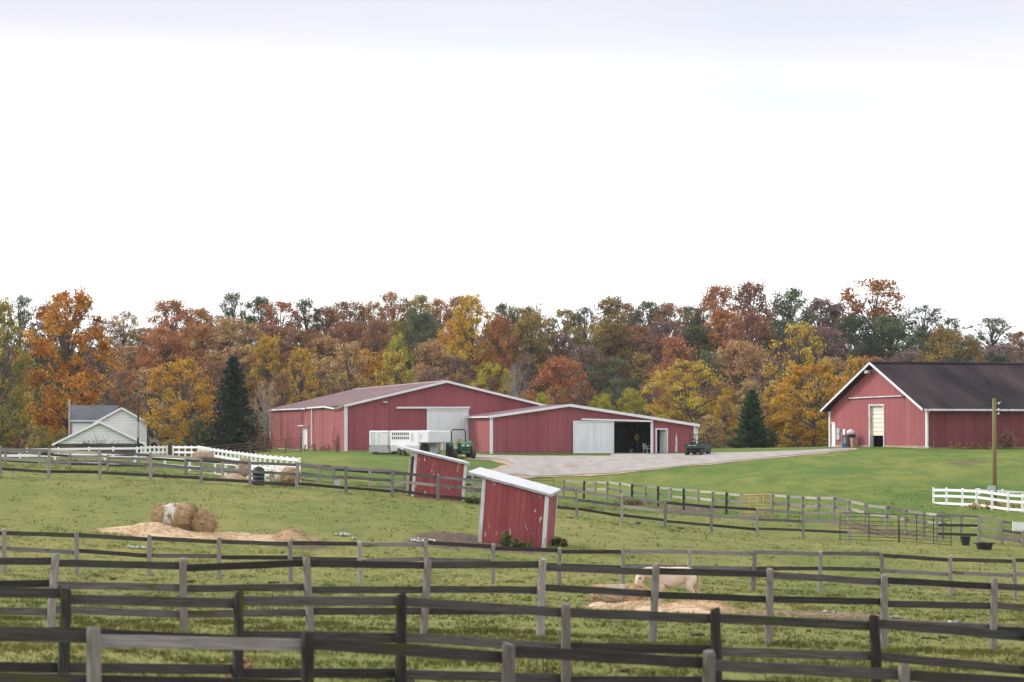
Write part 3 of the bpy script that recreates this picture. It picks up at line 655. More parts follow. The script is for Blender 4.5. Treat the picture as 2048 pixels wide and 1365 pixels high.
def slab(name, corners, th, material, parent):
    """sloping slab through four corners, th thick downwards"""
    c = [Vector(x) for x in corners]; n = (c[1] - c[0]).cross(c[3] - c[0]).normalized()
    if n.z < 0: n = -n
    return MB().add([*c, *[p - n * th for p in c]], [(0, 1, 2, 3), (7, 6, 5, 4), (0, 4, 5, 1), (1, 5, 6, 2), (2, 6, 7, 3), (3, 7, 4, 0)]).build(name, material, parent)
def roof_sheets(parent, e0, e1, r0, r1, n, material, th=.05, rib=.05, name='roof_panel', ribs=3):
    """standing ribbed sheets between an eave e0-e1 and a ridge r0-r1"""
    e0, e1, r0, r1 = map(Vector, (e0, e1, r0, r1)); nn = (e1 - e0).cross(r0 - e0).normalized()
    if nn.z < 0: nn = -nn
    for i in range(n):
        mb = MB(); g = .006
        a, b = e0.lerp(e1, i / n), e0.lerp(e1, (i + 1) / n); c, d = r0.lerp(r1, (i + 1) / n), r0.lerp(r1, i / n)
        x = (b - a).normalized() * g; a, b, c, d = a + x, b - x, c - x, d + x
        mb.add([a, b, c, d, a - nn * th, b - nn * th, c - nn * th, d - nn * th], [(0, 1, 2, 3), (7, 6, 5, 4), (0, 4, 5, 1), (1, 5, 6, 2), (2, 6, 7, 3), (3, 7, 4, 0)])
        for k in range(ribs):
            t0, t1 = (k + .4) / ribs, (k + .6) / ribs
            q = [a.lerp(b, t0), a.lerp(b, t1), d.lerp(c, t1), d.lerp(c, t0)]
            mb.add([*[p + nn * .001 for p in q], *[p.lerp(q[(j + (1 if j % 2 == 0 else -1))], .25) + nn * rib for j, p in enumerate(q)]], [(4, 5, 6, 7), (0, 1, 5, 4), (1, 2, 6, 5), (2, 3, 7, 6), (3, 0, 4, 7)])
        mb.build(name, material, parent)
def trim(name, a, b, w, t, material, parent, up=(0, 0, 1)):
    a, b = Vector(a), Vector(b); x = (b - a).normalized(); y = Vector(up).cross(x)
    y = (y if y.length > .01 else Vector((0, 1, 0)).cross(x)).normalized(); z = x.cross(y)
    m = Matrix((x, y, z)).transposed().to_4x4(); m.translation = a
    return MB().cbox(0, (b - a).length, -t / 2, t / 2, -w / 2, w / 2, min(w, t) * .12, m).build(name, material, parent)
ID = Matrix.Identity(4)
def side(y0=True, L=0): pass
def plane_x(sign, x, y_start):
    """wall plane facing -x (sign -1, u runs towards -y... from y_start) """
    if sign < 0: return Matrix(((0, 1, 0, x), (-1, 0, 0, y_start), (0, 0, 1, 0), (0, 0, 0, 1)))
    return Matrix(((0, -1, 0, x), (1, 0, 0, y_start), (0, 0, 1, 0), (0, 0, 0, 1)))
# ------------------------------------------------------------------ long barn
A12 = R(12)
b1 = thing('long_barn', 'long red metal barn with brown roof, white sliding door and horse trailers in front', 'barn', (-14.83, 255, ZC - 1.84), A12)
W1, L1, E1, P1 = 18.2, 54., 4.15, 6.25
g1 = lambda x: E1 + (P1 - E1) * (1 - abs(x - W1 / 2) / (W1 / 2))
d0, d1 = on_plane(b1, 853, 817, 1, 0), on_plane(b1, 937, 905, 1, 0)
wall(b1, ID, W1, g1, M['red'], .91, 2, .12, [(d0.x + .15, d1.x - .1, 0, d0.z - .12)])
dl = on_plane(b1, 606, 852, 0, 0); dr = on_plane(b1, 616, 852, 0, 0); dz_ = 2.25
wall(b1, plane_x(-1, 0, L1), L1, lambda u: E1 - .05, M['red_sunlit'], 2.7, 3, .1, [(L1 - dl.y, L1 - dr.y, 0, dz_)])
wall(b1, Matrix.Translation((0, L1, 0)) @ Matrix.Rotation(math.pi, 4, 'Z') @ Matrix.Translation((-W1, 0, 0)), W1, g1, M['red'], 2.6, 3, .1)
wall(b1, plane_x(1, W1, 0), L1, lambda u: E1 - .05, M['red'], 5.4, 6, .1)
MB().box(.05, W1 - .05, .04, L1 - .05, -.5, .12).build('footing', M['concrete'], b1)
ov = .25
roof_sheets(b1, (-ov, -.35, E1 - .02), (-ov, L1 + .3, E1 - .02), (W1 / 2, -.35, P1 + .08), (W1 / 2, L1 + .3, P1 + .08), 24, M['roof_purple'], .06, .06)
slab('roof', [(W1 + ov, -.35, E1 - .02), (W1 + ov, L1 + .3, E1 - .02), (W1 / 2, L1 + .3, P1 + .08), (W1 / 2, -.35, P1 + .08)], .06, M['roof_purple'], b1)
MB().prism([(W1 / 2 - .35, P1 + .05), (W1 / 2, P1 + .17), (W1 / 2 + .35, P1 + .05)], -.36, L1 + .31).build('ridge_cap', M['roof_purple'], b1)
trim('rake_trim', (-ov - .02, -.38, E1 - .1), (W1 / 2, -.38, P1 + .02), .2, .06, M['white'], b1)
trim('rake_trim', (W1 / 2, -.38, P1 + .02), (W1 + ov, -.38, E1 - .1), .2, .06, M['white'], b1)
# bent eave trim in pieces, one hanging loose
for y0, y1, z0, z1 in ((.0, 5.5, -.12, -.28), (5.5, 12, -.28, -.08), (12, 24, -.06, -.1), (25, 44, -.14, -.1), (44, 54.2, -.1, -.12)):
    trim('eave_trim', (-ov - .04, y0, E1 + z0), (-ov - .04, y1, E1 + z1), .14, .05, M['white'] if y0 > 5 else M['wood'], b1)
trim('corner_trim', (-.05, -.05, 0), (-.05, -.05, E1), .28, .12, M['white'], b1, (1, 0, 0))
trim('corner_trim', (-.05, L1 + .02, 0), (-.05, L1 + .02, E1), .2, .12, M['white'], b1, (1, 0, 0))
dsp = on_plane(b1, 626, 860, 0, 0); MB().tube([(-.1, dsp.y, 0), (-.1, dsp.y, E1 - .15)], .09, 8).build('downspout', M['white'], b1)
# sliding door and its track
dm = MB().add(*rib_panel(d0.x, d1.x, .05, lambda x: d0.z - .05, 12, .03, .05), Matrix.Translation((0, -.16, 0))).build('sliding_door', M['white_door'], b1)
trim('door_rail', (d0.x - .02, -.21, .14), (d1.x + .02, -.21, .14), .16, .05, M['white'], dm); trim('door_rail', (d0.x - .02, -.21, d0.z - .12), (d1.x + .02, -.21, d0.z - .12), .16, .05, M['white'], dm)
t0 = on_plane(b1, 793, 816, 1, -.2); trim('door_track', (t0.x, -.24, t0.z), (d1.x + .1, -.24, t0.z + .02), .17, .16, M['white'], b1)
MB().cbox(-.08, -.02, dr.y, dl.y, .05, dz_, .01).build('side_door', M['white'], b1)
trim('door_hood', (-.3, dr.y - .2, dz_ + .08), (-.3, dl.y + .25, dz_ + .08), .1, .5, M['white'], b1)
lf = on_plane(b1, 770, 805, 1, -.1); MB().cbox(lf.x - .22, lf.x + .22, -.35, -.02, lf.z - .08, lf.z + .08, .03).build('wall_lamp', M['box_grey'], b1)
for px0, px1 in ((565, 640), (640, 700), (725, 785), (690, 745)):
    # pale translucent strips let into the left roof slope
    pass
for (y, u0, u1) in ((30, .3, .62), (17, .35, .7), (9.5, .45, .78), (40, .1, .45)):
    x0, x1 = -ov + (W1 / 2 + ov) * u0, -ov + (W1 / 2 + ov) * u1; zz = lambda x: E1 + (P1 + .1 - E1) * (x + ov) / (W1 / 2 + ov) + .03
    slab('skylight_strip', [(x0, y, zz(x0)), (x0, y + .5, zz(x0)), (x1, y + .5, zz(x1)), (x1, y, zz(x1))], .03, M['roof_line'], b1)
# ------------------------------------------------------------------ low barn in front of it
b2 = thing('low_barn', 'low red metal barn with half open white sliding door and lopsided gable', 'barn', (-1.74, 247, ZC - 2.02), A12)
W2, L2, EL, P2, PX, ER = 18.2, 10.25, 3.32, 4.22, 6.87, 2.60
g2 = lambda x: EL + (P2 - EL) * x / PX if x < PX else P2 + (ER - P2) * (x - PX) / (W2 - PX)
o0, o1 = on_plane(b2, 1227, 845, 1, 0), on_plane(b2, 1302, 906, 1, 0)
s0, s1 = on_plane(b2, 1146, 842, 1, -.15), on_plane(b2, 1227.5, 906, 1, -.15)
m0, m1 = on_plane(b2, 1313, 860, 1, 0), on_plane(b2, 1333, 906, 1, 0)
wall(b2, ID, W2, g2, M['red'], .91, 1, .14, [(o0.x, o1.x, 0, o0.z), (m0.x, m1.x, 0, m0.z)], rib=.035, flat=.04)
wall(b2, plane_x(-1, 0, L2), L2, lambda u: EL - .04, M['red_sunlit'], .91, 1, .14)
wall(b2, plane_x(1, W2, 0), L2, lambda u: ER - .04, M['red'], 2.6, 3, .14)
wall(b2, Matrix.Translation((0, L2 - .05, 0)) @ Matrix.Rotation(math.pi, 4, 'Z') @ Matrix.Translation((-W2, 0, 0)), W2, lambda u: g2(W2 - u), M['interior'], 2.6, 1, 0)
MB().box(.05, o0.x - .02, .06, .3, -.4, .14).build('footing', M['concrete'], b2); MB().box(o1.x + .02, m0.x - .02, .06, .3, -.4, .14).build('footing', M['concrete'], b2); MB().box(m1.x + .02, W2 - .05, .06, .3, -.4, .14).build('footing', M['concrete'], b2)
MB().box(.1, W2 - .1, .05, L2 - .1, -.3, .015).build('earth_floor', M['interior'], b2)
MB().add(*rib_panel(.1, W2 - .1, .02, lambda x: g2(x) - .1, 1, .01), Matrix.Translation((0, 7.6, 0))).build('stall_wall', M['interior'], b2)
ov = .3
roof_sheets(b2, (-ov, -.35, EL - .02), (-ov, L2 + .1, EL - .02), (PX, -.35, P2 + .08), (PX, L2 + .1, P2 + .08), 8, M['roof_purple'], .06, .05)
slab('roof', [(W2 + ov, -.35, ER - .03), (W2 + ov, L2 + .1, ER - .03), (PX, L2 + .1, P2 + .08), (PX, -.35, P2 + .08)], .06, M['roof_purple'], b2)
trim('rake_trim', (-ov - .03, -.38, EL - .1), (PX, -.38, P2 + .02), .22, .06, M['white'], b2)
trim('rake_trim', (PX, -.38, P2 + .02), (W2 + ov + .1, -.38, ER - .12), .24, .06, M['white'], b2)
trim('eave_trim', (-ov - .05, -.3, EL - .1), (-ov - .05, L2, EL - .1), .12, .04, M['white'], b2)
trim('corner_trim', (-.06, -.07, 0), (-.06, -.07, EL), .26, .12, M['white'], b2, (1, 0, 0))
trim('corner_trim', (W2 + .04, -.07, 0), (W2 + .04, -.07, ER), .26, .12, M['white'], b2, (1, 0, 0))
MB().tube([(W2 + ov + .05, -.3, ER - .15), (W2 + .2, -.22, ER - .5), (W2 + .16, -.2, .1)], .06, 8).build('downspout', M['white'], b2)
dm = MB().add(*rib_panel(s0.x, s1.x, .02, lambda x: s0.z, 9, .025, .04), Matrix.Translation((0, -.17, 0))).build('sliding_door', M['white_door'], b2)
for a, b in (((s0.x, .1), (s1.x, .1)), ((s0.x, s0.z - .07), (s1.x, s0.z - .07))): trim('door_rail', (a[0], -.21, a[1]), (b[0], -.21, b[1]), .12, .05, M['white'], dm)
for x in (s0.x + .04, s1.x - .04): trim('door_stile', (x, -.212, .16), (x, -.212, s0.z - .13), .1, .05, M['white'], dm, (1, 0, 0))
t0, t1 = on_plane(b2, 1163, 839, 1, -.25), on_plane(b2, 1306, 843, 1, -.25); trim('door_track', (t0.x, -.25, t0.z), (t1.x, -.25, t1.z), .16, .18, M['white'], b2)
trim('door_jamb', (o1.x + .06, -.06, 0), (o1.x + .06, -.06, o0.z), .24, .14, M['white'], b2, (1, 0, 0))
for x in (m0.x - .05, m1.x + .05): trim('door_frame', (x, -.06, 0), (x, -.06, m0.z), .13, .1, M['white'], b2, (1, 0, 0))
trim('door_frame', (m0.x - .115, -.06, m0.z + .06), (m1.x + .115, -.06, m0.z + .06), .13, .1, M['white'], b2)
MB().cbox(-.03, .03, 0, .86, .04, m0.z - .05, .01, Matrix.Translation((m1.x - .05, .03, 0)) @ Matrix.Rotation(R(22), 4, 'Z')).build('door_leaf', M['white'], b2)
# bare patch where the red paint has gone
pp = on_plane(b2, 1352, 905, 1, -.012); q = [(-.12, 0), (.14, 0), (.1, .5), (.13, 1.0), (.03, 1.75), (-.03, 1.2), (-.02, .6)]
MB().prism([(pp.x + a, .16 + b) for a, b in q], -.014, .0).build('peeled_patch', M['white_dirty'], b2)
def inside(px, py, y): return on_plane(b2, px, py, 1, y)
p = inside(1275, 900, 3.2); MB().box(p.x - .09, p.x + .09, 3.1, 3.28, 0, g2(p.x) - .1).build('roof_post', M['wood_dark'], b2)
# ---- things standing in the open doorway (things of their own)
def place(root_parent, lx, ly, lz): return root_parent.matrix_basis @ Vector((lx, ly, lz))
def local(pt, rz): return Matrix.Translation(pt) @ Matrix.Rotation(rz, 4, 'Z')
p = inside(1294, 904, 1.0); ch = thing('plastic_chair', 'white plastic garden chair just inside the dark barn doorway', 'chair', place(b2, p.x, 1., .02), A12 + .7)
MB().cbox(-.24, .24, -.24, .22, .41, .45, .015).build('seat', M['plastic_white'], ch)
for x, y in ((-.22, -.2), (.22, -.2), (-.2, .22), (.2, .22)): MB().tube([(x * 1.1, y * 1.12, 0), (x, y, .42)], [.028, .024], 6).build('leg', M['plastic_white'], ch)
MB().tube([(-.23, .22, .43), (-.2, .3, .85), (0, .32, .9), (.2, .3, .85), (.23, .22, .43)], .028, 6).build('back_frame', M['plastic_white'], ch)
for x in (-.1, 0, .1): MB().box(x - .03, x + .03, .23, .25, .44, .86, Matrix.Translation((0, 0, 0)) @ Matrix.Rotation(-.16, 4, 'X')).build('back_slat', M['plastic_white'], ch)
for s in (-1, 1): MB().tube([(s * .25, -.2, .42), (s * .27, -.18, .63), (s * .26, .25, .65)], .024, 6).build('armrest', M['plastic_white'], ch)
p = inside(1262, 903, 1.9); bk = thing('grey_bucket', 'grey bucket standing in the shade inside the barn doorway', 'bucket', place(b2, p.x, 1.9, .02)); MB().lathe([(.15, 0), (.2, .38), (.215, .4), (.19, .4), (.14, .03)], 14).build('pail', M['bin_grey'], bk); MB().tube([(-.2, 0, .38), (-.12, 0, .2), (.12, 0, .2), (.2, 0, .38)], .01, 5).build('handle', M['alu'], bk)
p = inside(1268, 886, 5.5); sh = thing('storage_shelf', 'dim wooden storage shelf at the back of the open barn', 'shelf', place(b2, p.x, 5.5, .02), A12)
for z in (.3, .9, 1.5, 1.9): MB().box(-.8, .8, -.2, .2, z, z + .05).build('shelf_board', M['wood_dark'], sh)
for x in (-.8, .8): MB().box(x - .04, x + .04, -.2, .2, 0, 2).build('shelf_side', M['wood_dark'], sh)
p = inside(1274, 875, 2.95); co = thing('yellow_rope_coil', 'dull yellow rope coil hanging on the post inside the open barn', 'rope', place(b2, p.x, 2.95, p.z), A12)
for k in range(4): MB().tube([(.16 * math.cos(a) * (1 - .1 * k), -.03 * k, .27 * math.sin(a)) for a in np.linspace(0, 6.283, 13)], .025, 5).build('rope_loop', M['rim_yellow'], co)
# ------------------------------------------------------------------ barn with dark roof on the right
A3 = math.atan2(.347, .938)
b3 = thing('hill_barn', 'red barn with dark brown roof and steep gable standing on the grassy rise', 'barn', (35.0, 240, ZC - 1.48), A3)
W3, L3, E3, P3 = 18., 46., 3.45, 7.35
g3 = lambda y: E3 + (P3 - E3) * (1 - abs(y - W3 / 2) / (W3 / 2))
gd0, gd1 = on_plane(b3, 1768.5, 812, 0, 0), on_plane(b3, 1740, 893, 0, 0)
ds0, ds1 = on_plane(b3, 1672, 846, 0, 0), on_plane(b3, 1664.5, 893, 0, 0)
H = gd0.z
wall(b3, plane_x(-1, 0, W3), W3, lambda u: g3(W3 - u), M['red_sunlit'], 1.8, 6, .2, [(W3 - gd1.y, W3 - gd0.y, 0, H), (W3 - ds1.y, W3 - ds0.y, 0, ds0.z)], rib=.03, flat=.03)
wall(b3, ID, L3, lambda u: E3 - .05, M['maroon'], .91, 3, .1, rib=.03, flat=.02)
wall(b3, Matrix.Translation((L3, 0, 0)) @ plane_x(1, 0, 0), W3, g3, M['red'], 3, 3, .1)
wall(b3, Matrix.Translation((0, W3, 0)) @ Matrix.Rotation(math.pi, 4, 'Z') @ Matrix.Translation((-L3, 0, 0)), L3, lambda u: E3 - .05, M['red'], 5, 4, .1)
MB().box(.03, L3 - .05, .05, gd0.y - .05, -.6, .22).build('footing', M['concrete'], b3)
MB().box(-.05, .3, -.06, gd0.y - .1, -.5, .2).build('footing', M['concrete'], b3); MB().box(-.03, .3, gd1.y + .1, W3 - .02, -.5, .2).build('footing', M['concrete'], b3)
MB().box(.3, L3 - .1, .1, W3 - .1, -.2, .05).build('earth_floor', M['interior'], b3)
MB().box(6, 6.1, .1, W3 - .1, 0, 3.1).build('stall_wall', M['interior'], b3)
ov = .55; sl = (P3 - E3) / (W3 / 2)
slab('roof', [(-.7, -ov, E3 - ov * sl + .1), (L3 + .4, -ov, E3 - ov * sl + .1), (L3 + .4, W3 / 2, P3 + .1), (-.7, W3 / 2, P3 + .1)], .12, M['roof_dark'], b3)
slab('roof', [(-.7, W3 + ov, E3 - ov * sl + .1), (L3 + .4, W3 + ov, E3 - ov * sl + .1), (L3 + .4, W3 / 2, P3 + .1), (-.7, W3 / 2, P3 + .1)], .12, M['roof_dark'], b3)
MB().prism([(W3 / 2 - .3, P3 + .06), (W3 / 2, P3 + .2), (W3 / 2 + .3, P3 + .06)], -.72, L3 + .42, 0).build('ridge_cap', M['roof_dark'], b3)
trim('rake_trim', (-.74, -ov - .02, E3 - ov * sl + .03), (-.74, W3 / 2, P3 + .03), .19, .06, M['white'], b3, (0, 0, 1))
trim('rake_trim', (-.74, W3 + ov + .02, E3 - ov * sl + .03), (-.74, W3 / 2, P3 + .03), .19, .06, M['white'], b3, (0, 0, 1))
trim('gutter', (-.6, -ov - .1, E3 - ov * sl + .02), (L3 + .3, -ov - .1, E3 - ov * sl + .02), .17, .16, M['white_dirty'], b3)
MB().tube([(-.1, -ov - .05, E3 - ov * sl - .05), (-.08, -.15, E3 - .55), (-.08, -.14, .15), (-.1, -.35, .05)], .07, 8).build('downspout', M['white'], b3)
trim('corner_trim', (-.06, -.06, .1), (-.06, -.06, E3 - .2), .32, .14, M['white'], b3, (0, 1, 0)); trim('corner_trim', (-.06, W3 + .04, 0), (-.06, W3 + .04, E3 - .2), .25, .14, M['white'], b3, (0, 1, 0))
# overhead door: pale sections, raised a little
open_z = on_plane(b3, 1756, 872, 0, .2).z
secs = 7
for k in range(secs):
    z0 = open_z + (H - open_z) * k / secs; z1 = open_z + (H - open_z) * (k + 1) / secs
    MB().cbox(.18, .24, gd0.y, gd1.y - .02, z0 + .012, z1 - .012, .012).build('door_section', M['cream'], b3)
for y in (gd0.y, gd1.y): trim('door_frame', (-.02, y, 0), (-.02, y, H), .14 if y == gd0.y else .2, .12, M['white_dirty'], b3, (0, 1, 0))
MB().box(.03, .35, gd1.y - .04, gd1.y + .02, 0, H).build('door_reveal', M['white_dirty'], b3)
trim('door_frame', (-.02, gd0.y - .08, H + .07), (-.02, gd1.y + .1, H + .07), .14, .12, M['white_dirty'], b3)
MB().cbox(-.05, .0, ds0.y + .05, ds1.y, .05, ds0.z - .05, .01).build('side_door', M['white'], b3); trim('door_frame', (-.06, ds0.y, ds0.z), (-.06, ds1.y, ds0.z), .12, .1, M['white'], b3)
tr0, tr1 = on_plane(b3, 1806, 792, 0, -.12), on_plane(b3, 1696, 797, 0, -.12); trim('door_track', (-.12, tr0.y, tr0.z), (-.12, tr1.y, tr1.z), .1, .12, M['white_dirty'], b3)
for q in (tr0, tr1): MB().cbox(-.2, -.02, q.y - .25, q.y + .25, q.z - .12, q.z + .06, .02).build('track_bracket', M['pipe_brown'], b3)
fl = on_plane(b3, 1733, 744, 0, -.5); MB().cbox(-.6, -.3, fl.y - .3, fl.y + .3, fl.z - .15, fl.z + .15, .03).build('flood_light', M['white_dirty'], b3); trim('flood_light_arm', (-.35, fl.y, fl.z + .05), (.0, fl.y - 1, fl.z + .12), .05, .05, M['box_grey'], b3)
u0 = on_plane(b3, 1676, 860, 0, -.12); u1 = on_plane(b3, 1679.5, 880, 0, -.12)
for k, (z0, z1, px) in enumerate(((857, 868, 1677), (869, 880, 1677))):
    a, b = on_plane(b3, px, z0, 0, -.1), on_plane(b3, px, z1, 0, -.1); MB().cbox(-.18, -.01, a.y - .28, a.y + .28, b.z, a.z, .02).build('meter_box', M['box_grey'], b3)
a = on_plane(b3, 1688, 864, 0, -.1); MB().cbox(-.12, -.01, a.y - .22, a.y + .22, a.z - .28, a.z + .22, .02).build('notice_board', M['white'], b3)
a = on_plane(b3, 1683, 866, 0, -.06); MB().tube([(-.06, a.y, .05), (-.06, a.y, a.z)], .04, 6).build('conduit', M['box_grey'], b3)
# bins in front of the gable
def bfront(px, py, d): q = on_plane(b3, px, py, 0, -d); w = b3.matrix_basis @ Vector((-d, q.y, 0)); return Vector((w.x, w.y, gz(w.x, w.y)))
def bin_(name, label, loc, s, h, body, lidm, rz=0.3, tilt=0):
    t = thing(name, label, 'bin', mtx=Matrix.Translation(loc) @ Matrix.Rotation(rz, 4, 'Z') @ Matrix.Rotation(tilt, 4, 'X'))
    mb = MB(); k = .82
    mb.add([(-s * k, -s * k, .04), (s * k, -s * k, .04), (s * k, s * k, .04), (-s * k, s * k, .04), (-s, -s, h), (s, -s, h), (s, s, h), (-s, s, h)], [(3, 2, 1, 0), (4, 5, 6, 7), (0, 1, 5, 4), (1, 2, 6, 5), (2, 3, 7, 6), (3, 0, 4, 7)]).build('bin_body', body, t)
    lid = MB().cbox(-s * 1.08, s * 1.08, -s * 1.1, s * 1.1, h + .005, h + .07, .02).build('lid', lidm, t)
    for x in (-s * .8, s * .8): MB().tube([(x - .03, s * .95, .1), (x + .03, s * .95, .1)], .1, 10).build('wheel', M['rubber'], t)
    return t
bin_('wheelie_bin', 'grey wheeled bin with overhanging lid against the hill barn gable', bfront(1695, 890, .9), .3, 1.0, M['bin_grey'], M['black'])
bin_('wheelie_bin', 'dark wheeled bin standing open behind the brown bin', bfront(1703, 890, .6), .3, 1.1, M['black'], M['bin_grey'], .3)
bin_('brown_bin', 'squat brown bin in front of the dark wheeled bins', bfront(1708, 892, 1.2), .27, .8, M['bin_brown'], M['bin_brown'])
p = bfront(1702, 890, .8); o = MB().lathe([(.02, 0), (.3, .04), (.36, .2), (.3, .36), (.12, .46), (.03, .52)], 12).build('rubbish_bag', M['bag'], None, True); o.location = (p.x, p.y, p.z + 1.17); o.scale = (1.1, .8, .9); tag(o, 'pale plastic rubbish bag lying on top of the wheeled bins', 'bag')
p = bfront(1690, 893, 1.1); t = thing('blue_tub', 'small blue tub on the ground beside the grey wheeled bin', 'tub', p); MB().lathe([(.2, 0), (.27, .4), (.29, .42), (.25, .42), (.19, .05)], 14).build('tub_body', M['blue'], t); MB().lathe([(.05, .2), (.09, .45), (.03, .62)], 8).build('white_jug', M['plastic_white'], t)
# ------------------------------------------------------------------ run-in sheds
def shed(label, left_px, Y, hl, hr, w, d, yaw, roll, pitch, seed):
    p = W(*left_px, Y); m = Matrix.Translation(p) @ Matrix.Rotation(R(yaw), 4, 'Z') @ Matrix.Rotation(R(roll), 4, 'Y') @ Matrix.Rotation(R(pitch), 4, 'X')
    t = thing('run_in_shed', label, 'shed', mtx=m, group='small red run-in sheds in the paddock'); r = random.Random(seed)
    top = lambda x: hl + (hr - hl) * x / w
    n = 10
    for face in (0, 1):
        for i in range(n):
            a, b = .12 + (w - .24) * i / n + .006, .12 + (w - .24) * (i + 1) / n - .006; j = r.uniform(0, .012)
            y0, y1 = (0 - j, .03) if face == 0 else (d - .03, d + j)
            MB().prism([(a, .02 + r.uniform(0, .03)), (b, .02 + r.uniform(0, .03)), (b, top(b) - .02), (a, top(a) - .02)], y0, y1).build('wall_board', M['red_board'], t)
    for i in range(12):
        a, b = .1 + (d - .2) * i / 12 + .006, .1 + (d - .2) * (i + 1) / 12 - .006; j = r.uniform(0, .012)
        MB().box(w - .03, w + j, a, b, .03, hr - .02).build('wall_board', M['red_board'], t)
    for x, y in ((.06, -.012), (w - .06, -.012)): MB().cbox(x - .075, x + .075, y - .03, y + .01, -.05, top(x) - .01, .006).build('corner_trim', M['white_dirty'], t)
    for y in (.07, d - .07): MB().cbox(w + .005, w + .035, y - .075, y + .075, -.05, hr - .01, .006).build('corner_trim', M['white_dirty'], t)
    for y in (.06, d - .06): MB().cbox(.0, .12, y - .05, y + .05, -.1, hl, .008).build('corner_post', M['white_dirty'], t)
    MB().box(0.02, .1, .12, d - .12, hl - .22, hl - .04).build('header_beam', M['white_dirty'], t)
    MB().box(.05, w - .05, .05, d - .05, -.25, -.0).build('skid_base', M['wood_dark'], t)
    s = (hr - hl) / w; x0, x1 = -.62, w + .13; z = lambda x: hl + s * x + .02
    roof_sheets(t, (x1, -.1, z(x1) + .12), (x1, d + .1, z(x1) + .12), (x0, -.1, z(x0) + .12), (x0, d + .1, z(x0) + .12), 5, M['white'], .02, .025, 'roof_panel', 2)
    for y in (-.12, d + .09): MB().prism([(x0, z(x0)), (x1, z(x1)), (x1, z(x1) + .1), (x0, z(x0) + .1)], y, y + .03).build('fascia', M['fascia'], t)
    MB().box(x0 - .03, x0, -.12, d + .12, z(x0) - .01, z(x0) + .12).build('fascia', M['fascia'], t); MB().box(x1, x1 + .025, -.12, d + .12, z(x1) - .01, z(x1) + .12).build('fascia', M['fascia'], t)
    for k in range(4): y = .15 + (d - .3) * k / 3; MB().prism([(x0 + .02, z(x0 + .02) - .0), (x1 - .02, z(x1 - .02) - .0), (x1 - .02, z(x1) + .1), (x0 + .02, z(x0) + .1)], y - .02, y + .02).build('rafter', M['wood'], t)
    return t
shed('nearer red run-in shed with peeling paint and white metal roof, leaning beside the hay', (957, 1087), 122, 2.78, 2.24, 2.86, 3.3, -7.5, 4.2, 2.2, 1)
shed('farther red run-in shed standing behind the three rail fence, open side to the trailers', (822, 996.5), 150, 2.38, 1.98, 2.78, 3.3, 6.5, 5.0, 1.5, 2)
# ------------------------------------------------------------------ trees
def add_quads(c, size, rsd, flat=.0):
    """leaf-sized four-sided faces round centres c"""
    n = len(c); a = rsd.normal(size=(n, 3)); a /= np.linalg.norm(a, axis=1)[:, None]
    b = rsd.normal(size=(n, 3)); b -= a * (a * b).sum(1)[:, None]; b /= np.linalg.norm(b, axis=1)[:, None]
    s = size * rsd.uniform(.6, 1.35, (n, 1))
    return np.stack([c - a * s, c - b * s * .62, c + a * s, c + b * s * .62], 1).reshape(-1, 3)
def crown_mesh(seed, nl=30, per=130, rx=.36, z0=.2, lobe=(.075, .14), size=.014, vert=0., egg=.5, holes=.15):
    q = np.random.RandomState(seed); cs, ts, ns = [], [], []; tips = []
    for i in range(nl):
        zz = z0 + (1 - z0) * (i + q.uniform(.1, .9)) / nl * .96
        t = (zz - z0) / (1 - z0)
        prof = math.sin(math.pi * min(.97, max(.06, t ** egg)) ) ** .6 if egg != 1 else math.sqrt(max(0.05, 1 - (2 * t - 1) ** 2))
        a = i * 2.399 + q.uniform(-.5, .5); r = rx * prof * q.uniform(.35, .95)
        L = q.uniform(*lobe) * (1.15 - .35 * t)
        c = np.array([r * math.cos(a), r * math.sin(a), min(zz, 1 - L * .75)])
        m = int(per * (L / np.mean(lobe)) ** 2 * q.uniform(1 - holes * 2, 1.1))
        d = q.normal(size=(m, 3)); d /= np.linalg.norm(d, axis=1)[:, None]
        rr = L * q.uniform(.3, 1.15, (m, 1)) ** .7
        # boughs: leaves gather along a few twigs in the lobe rather than fill a ball
        tw = q.normal(size=(6, 3)); tw /= np.linalg.norm(tw, axis=1)[:, None]; tw[:, 2] = np.abs(tw[:, 2]) * .8
        k = q.randint(0, 6, m); d = d * .55 + tw[k] * .75
        cs.append(c + d * rr * np.array([1, 1, .85])); tips.append(c)
        ns.append(d * .7 + np.array([c[0] / rx, c[1] / rx, (t - .35) * 1.2]) * .8)
        ts.append(np.stack([np.clip(q.uniform(.1, .9) * (1 - vert) + vert * t + q.normal(0, .14, m), 0, 1), q.uniform(0, 1, m)], -1))
    c = np.concatenate(cs); t = np.concatenate(ts)
    nn = np.concatenate(ns); nn /= np.linalg.norm(nn, axis=1)[:, None]
    return add_quads(c, size, q), np.concatenate([t, nn], 1), tips
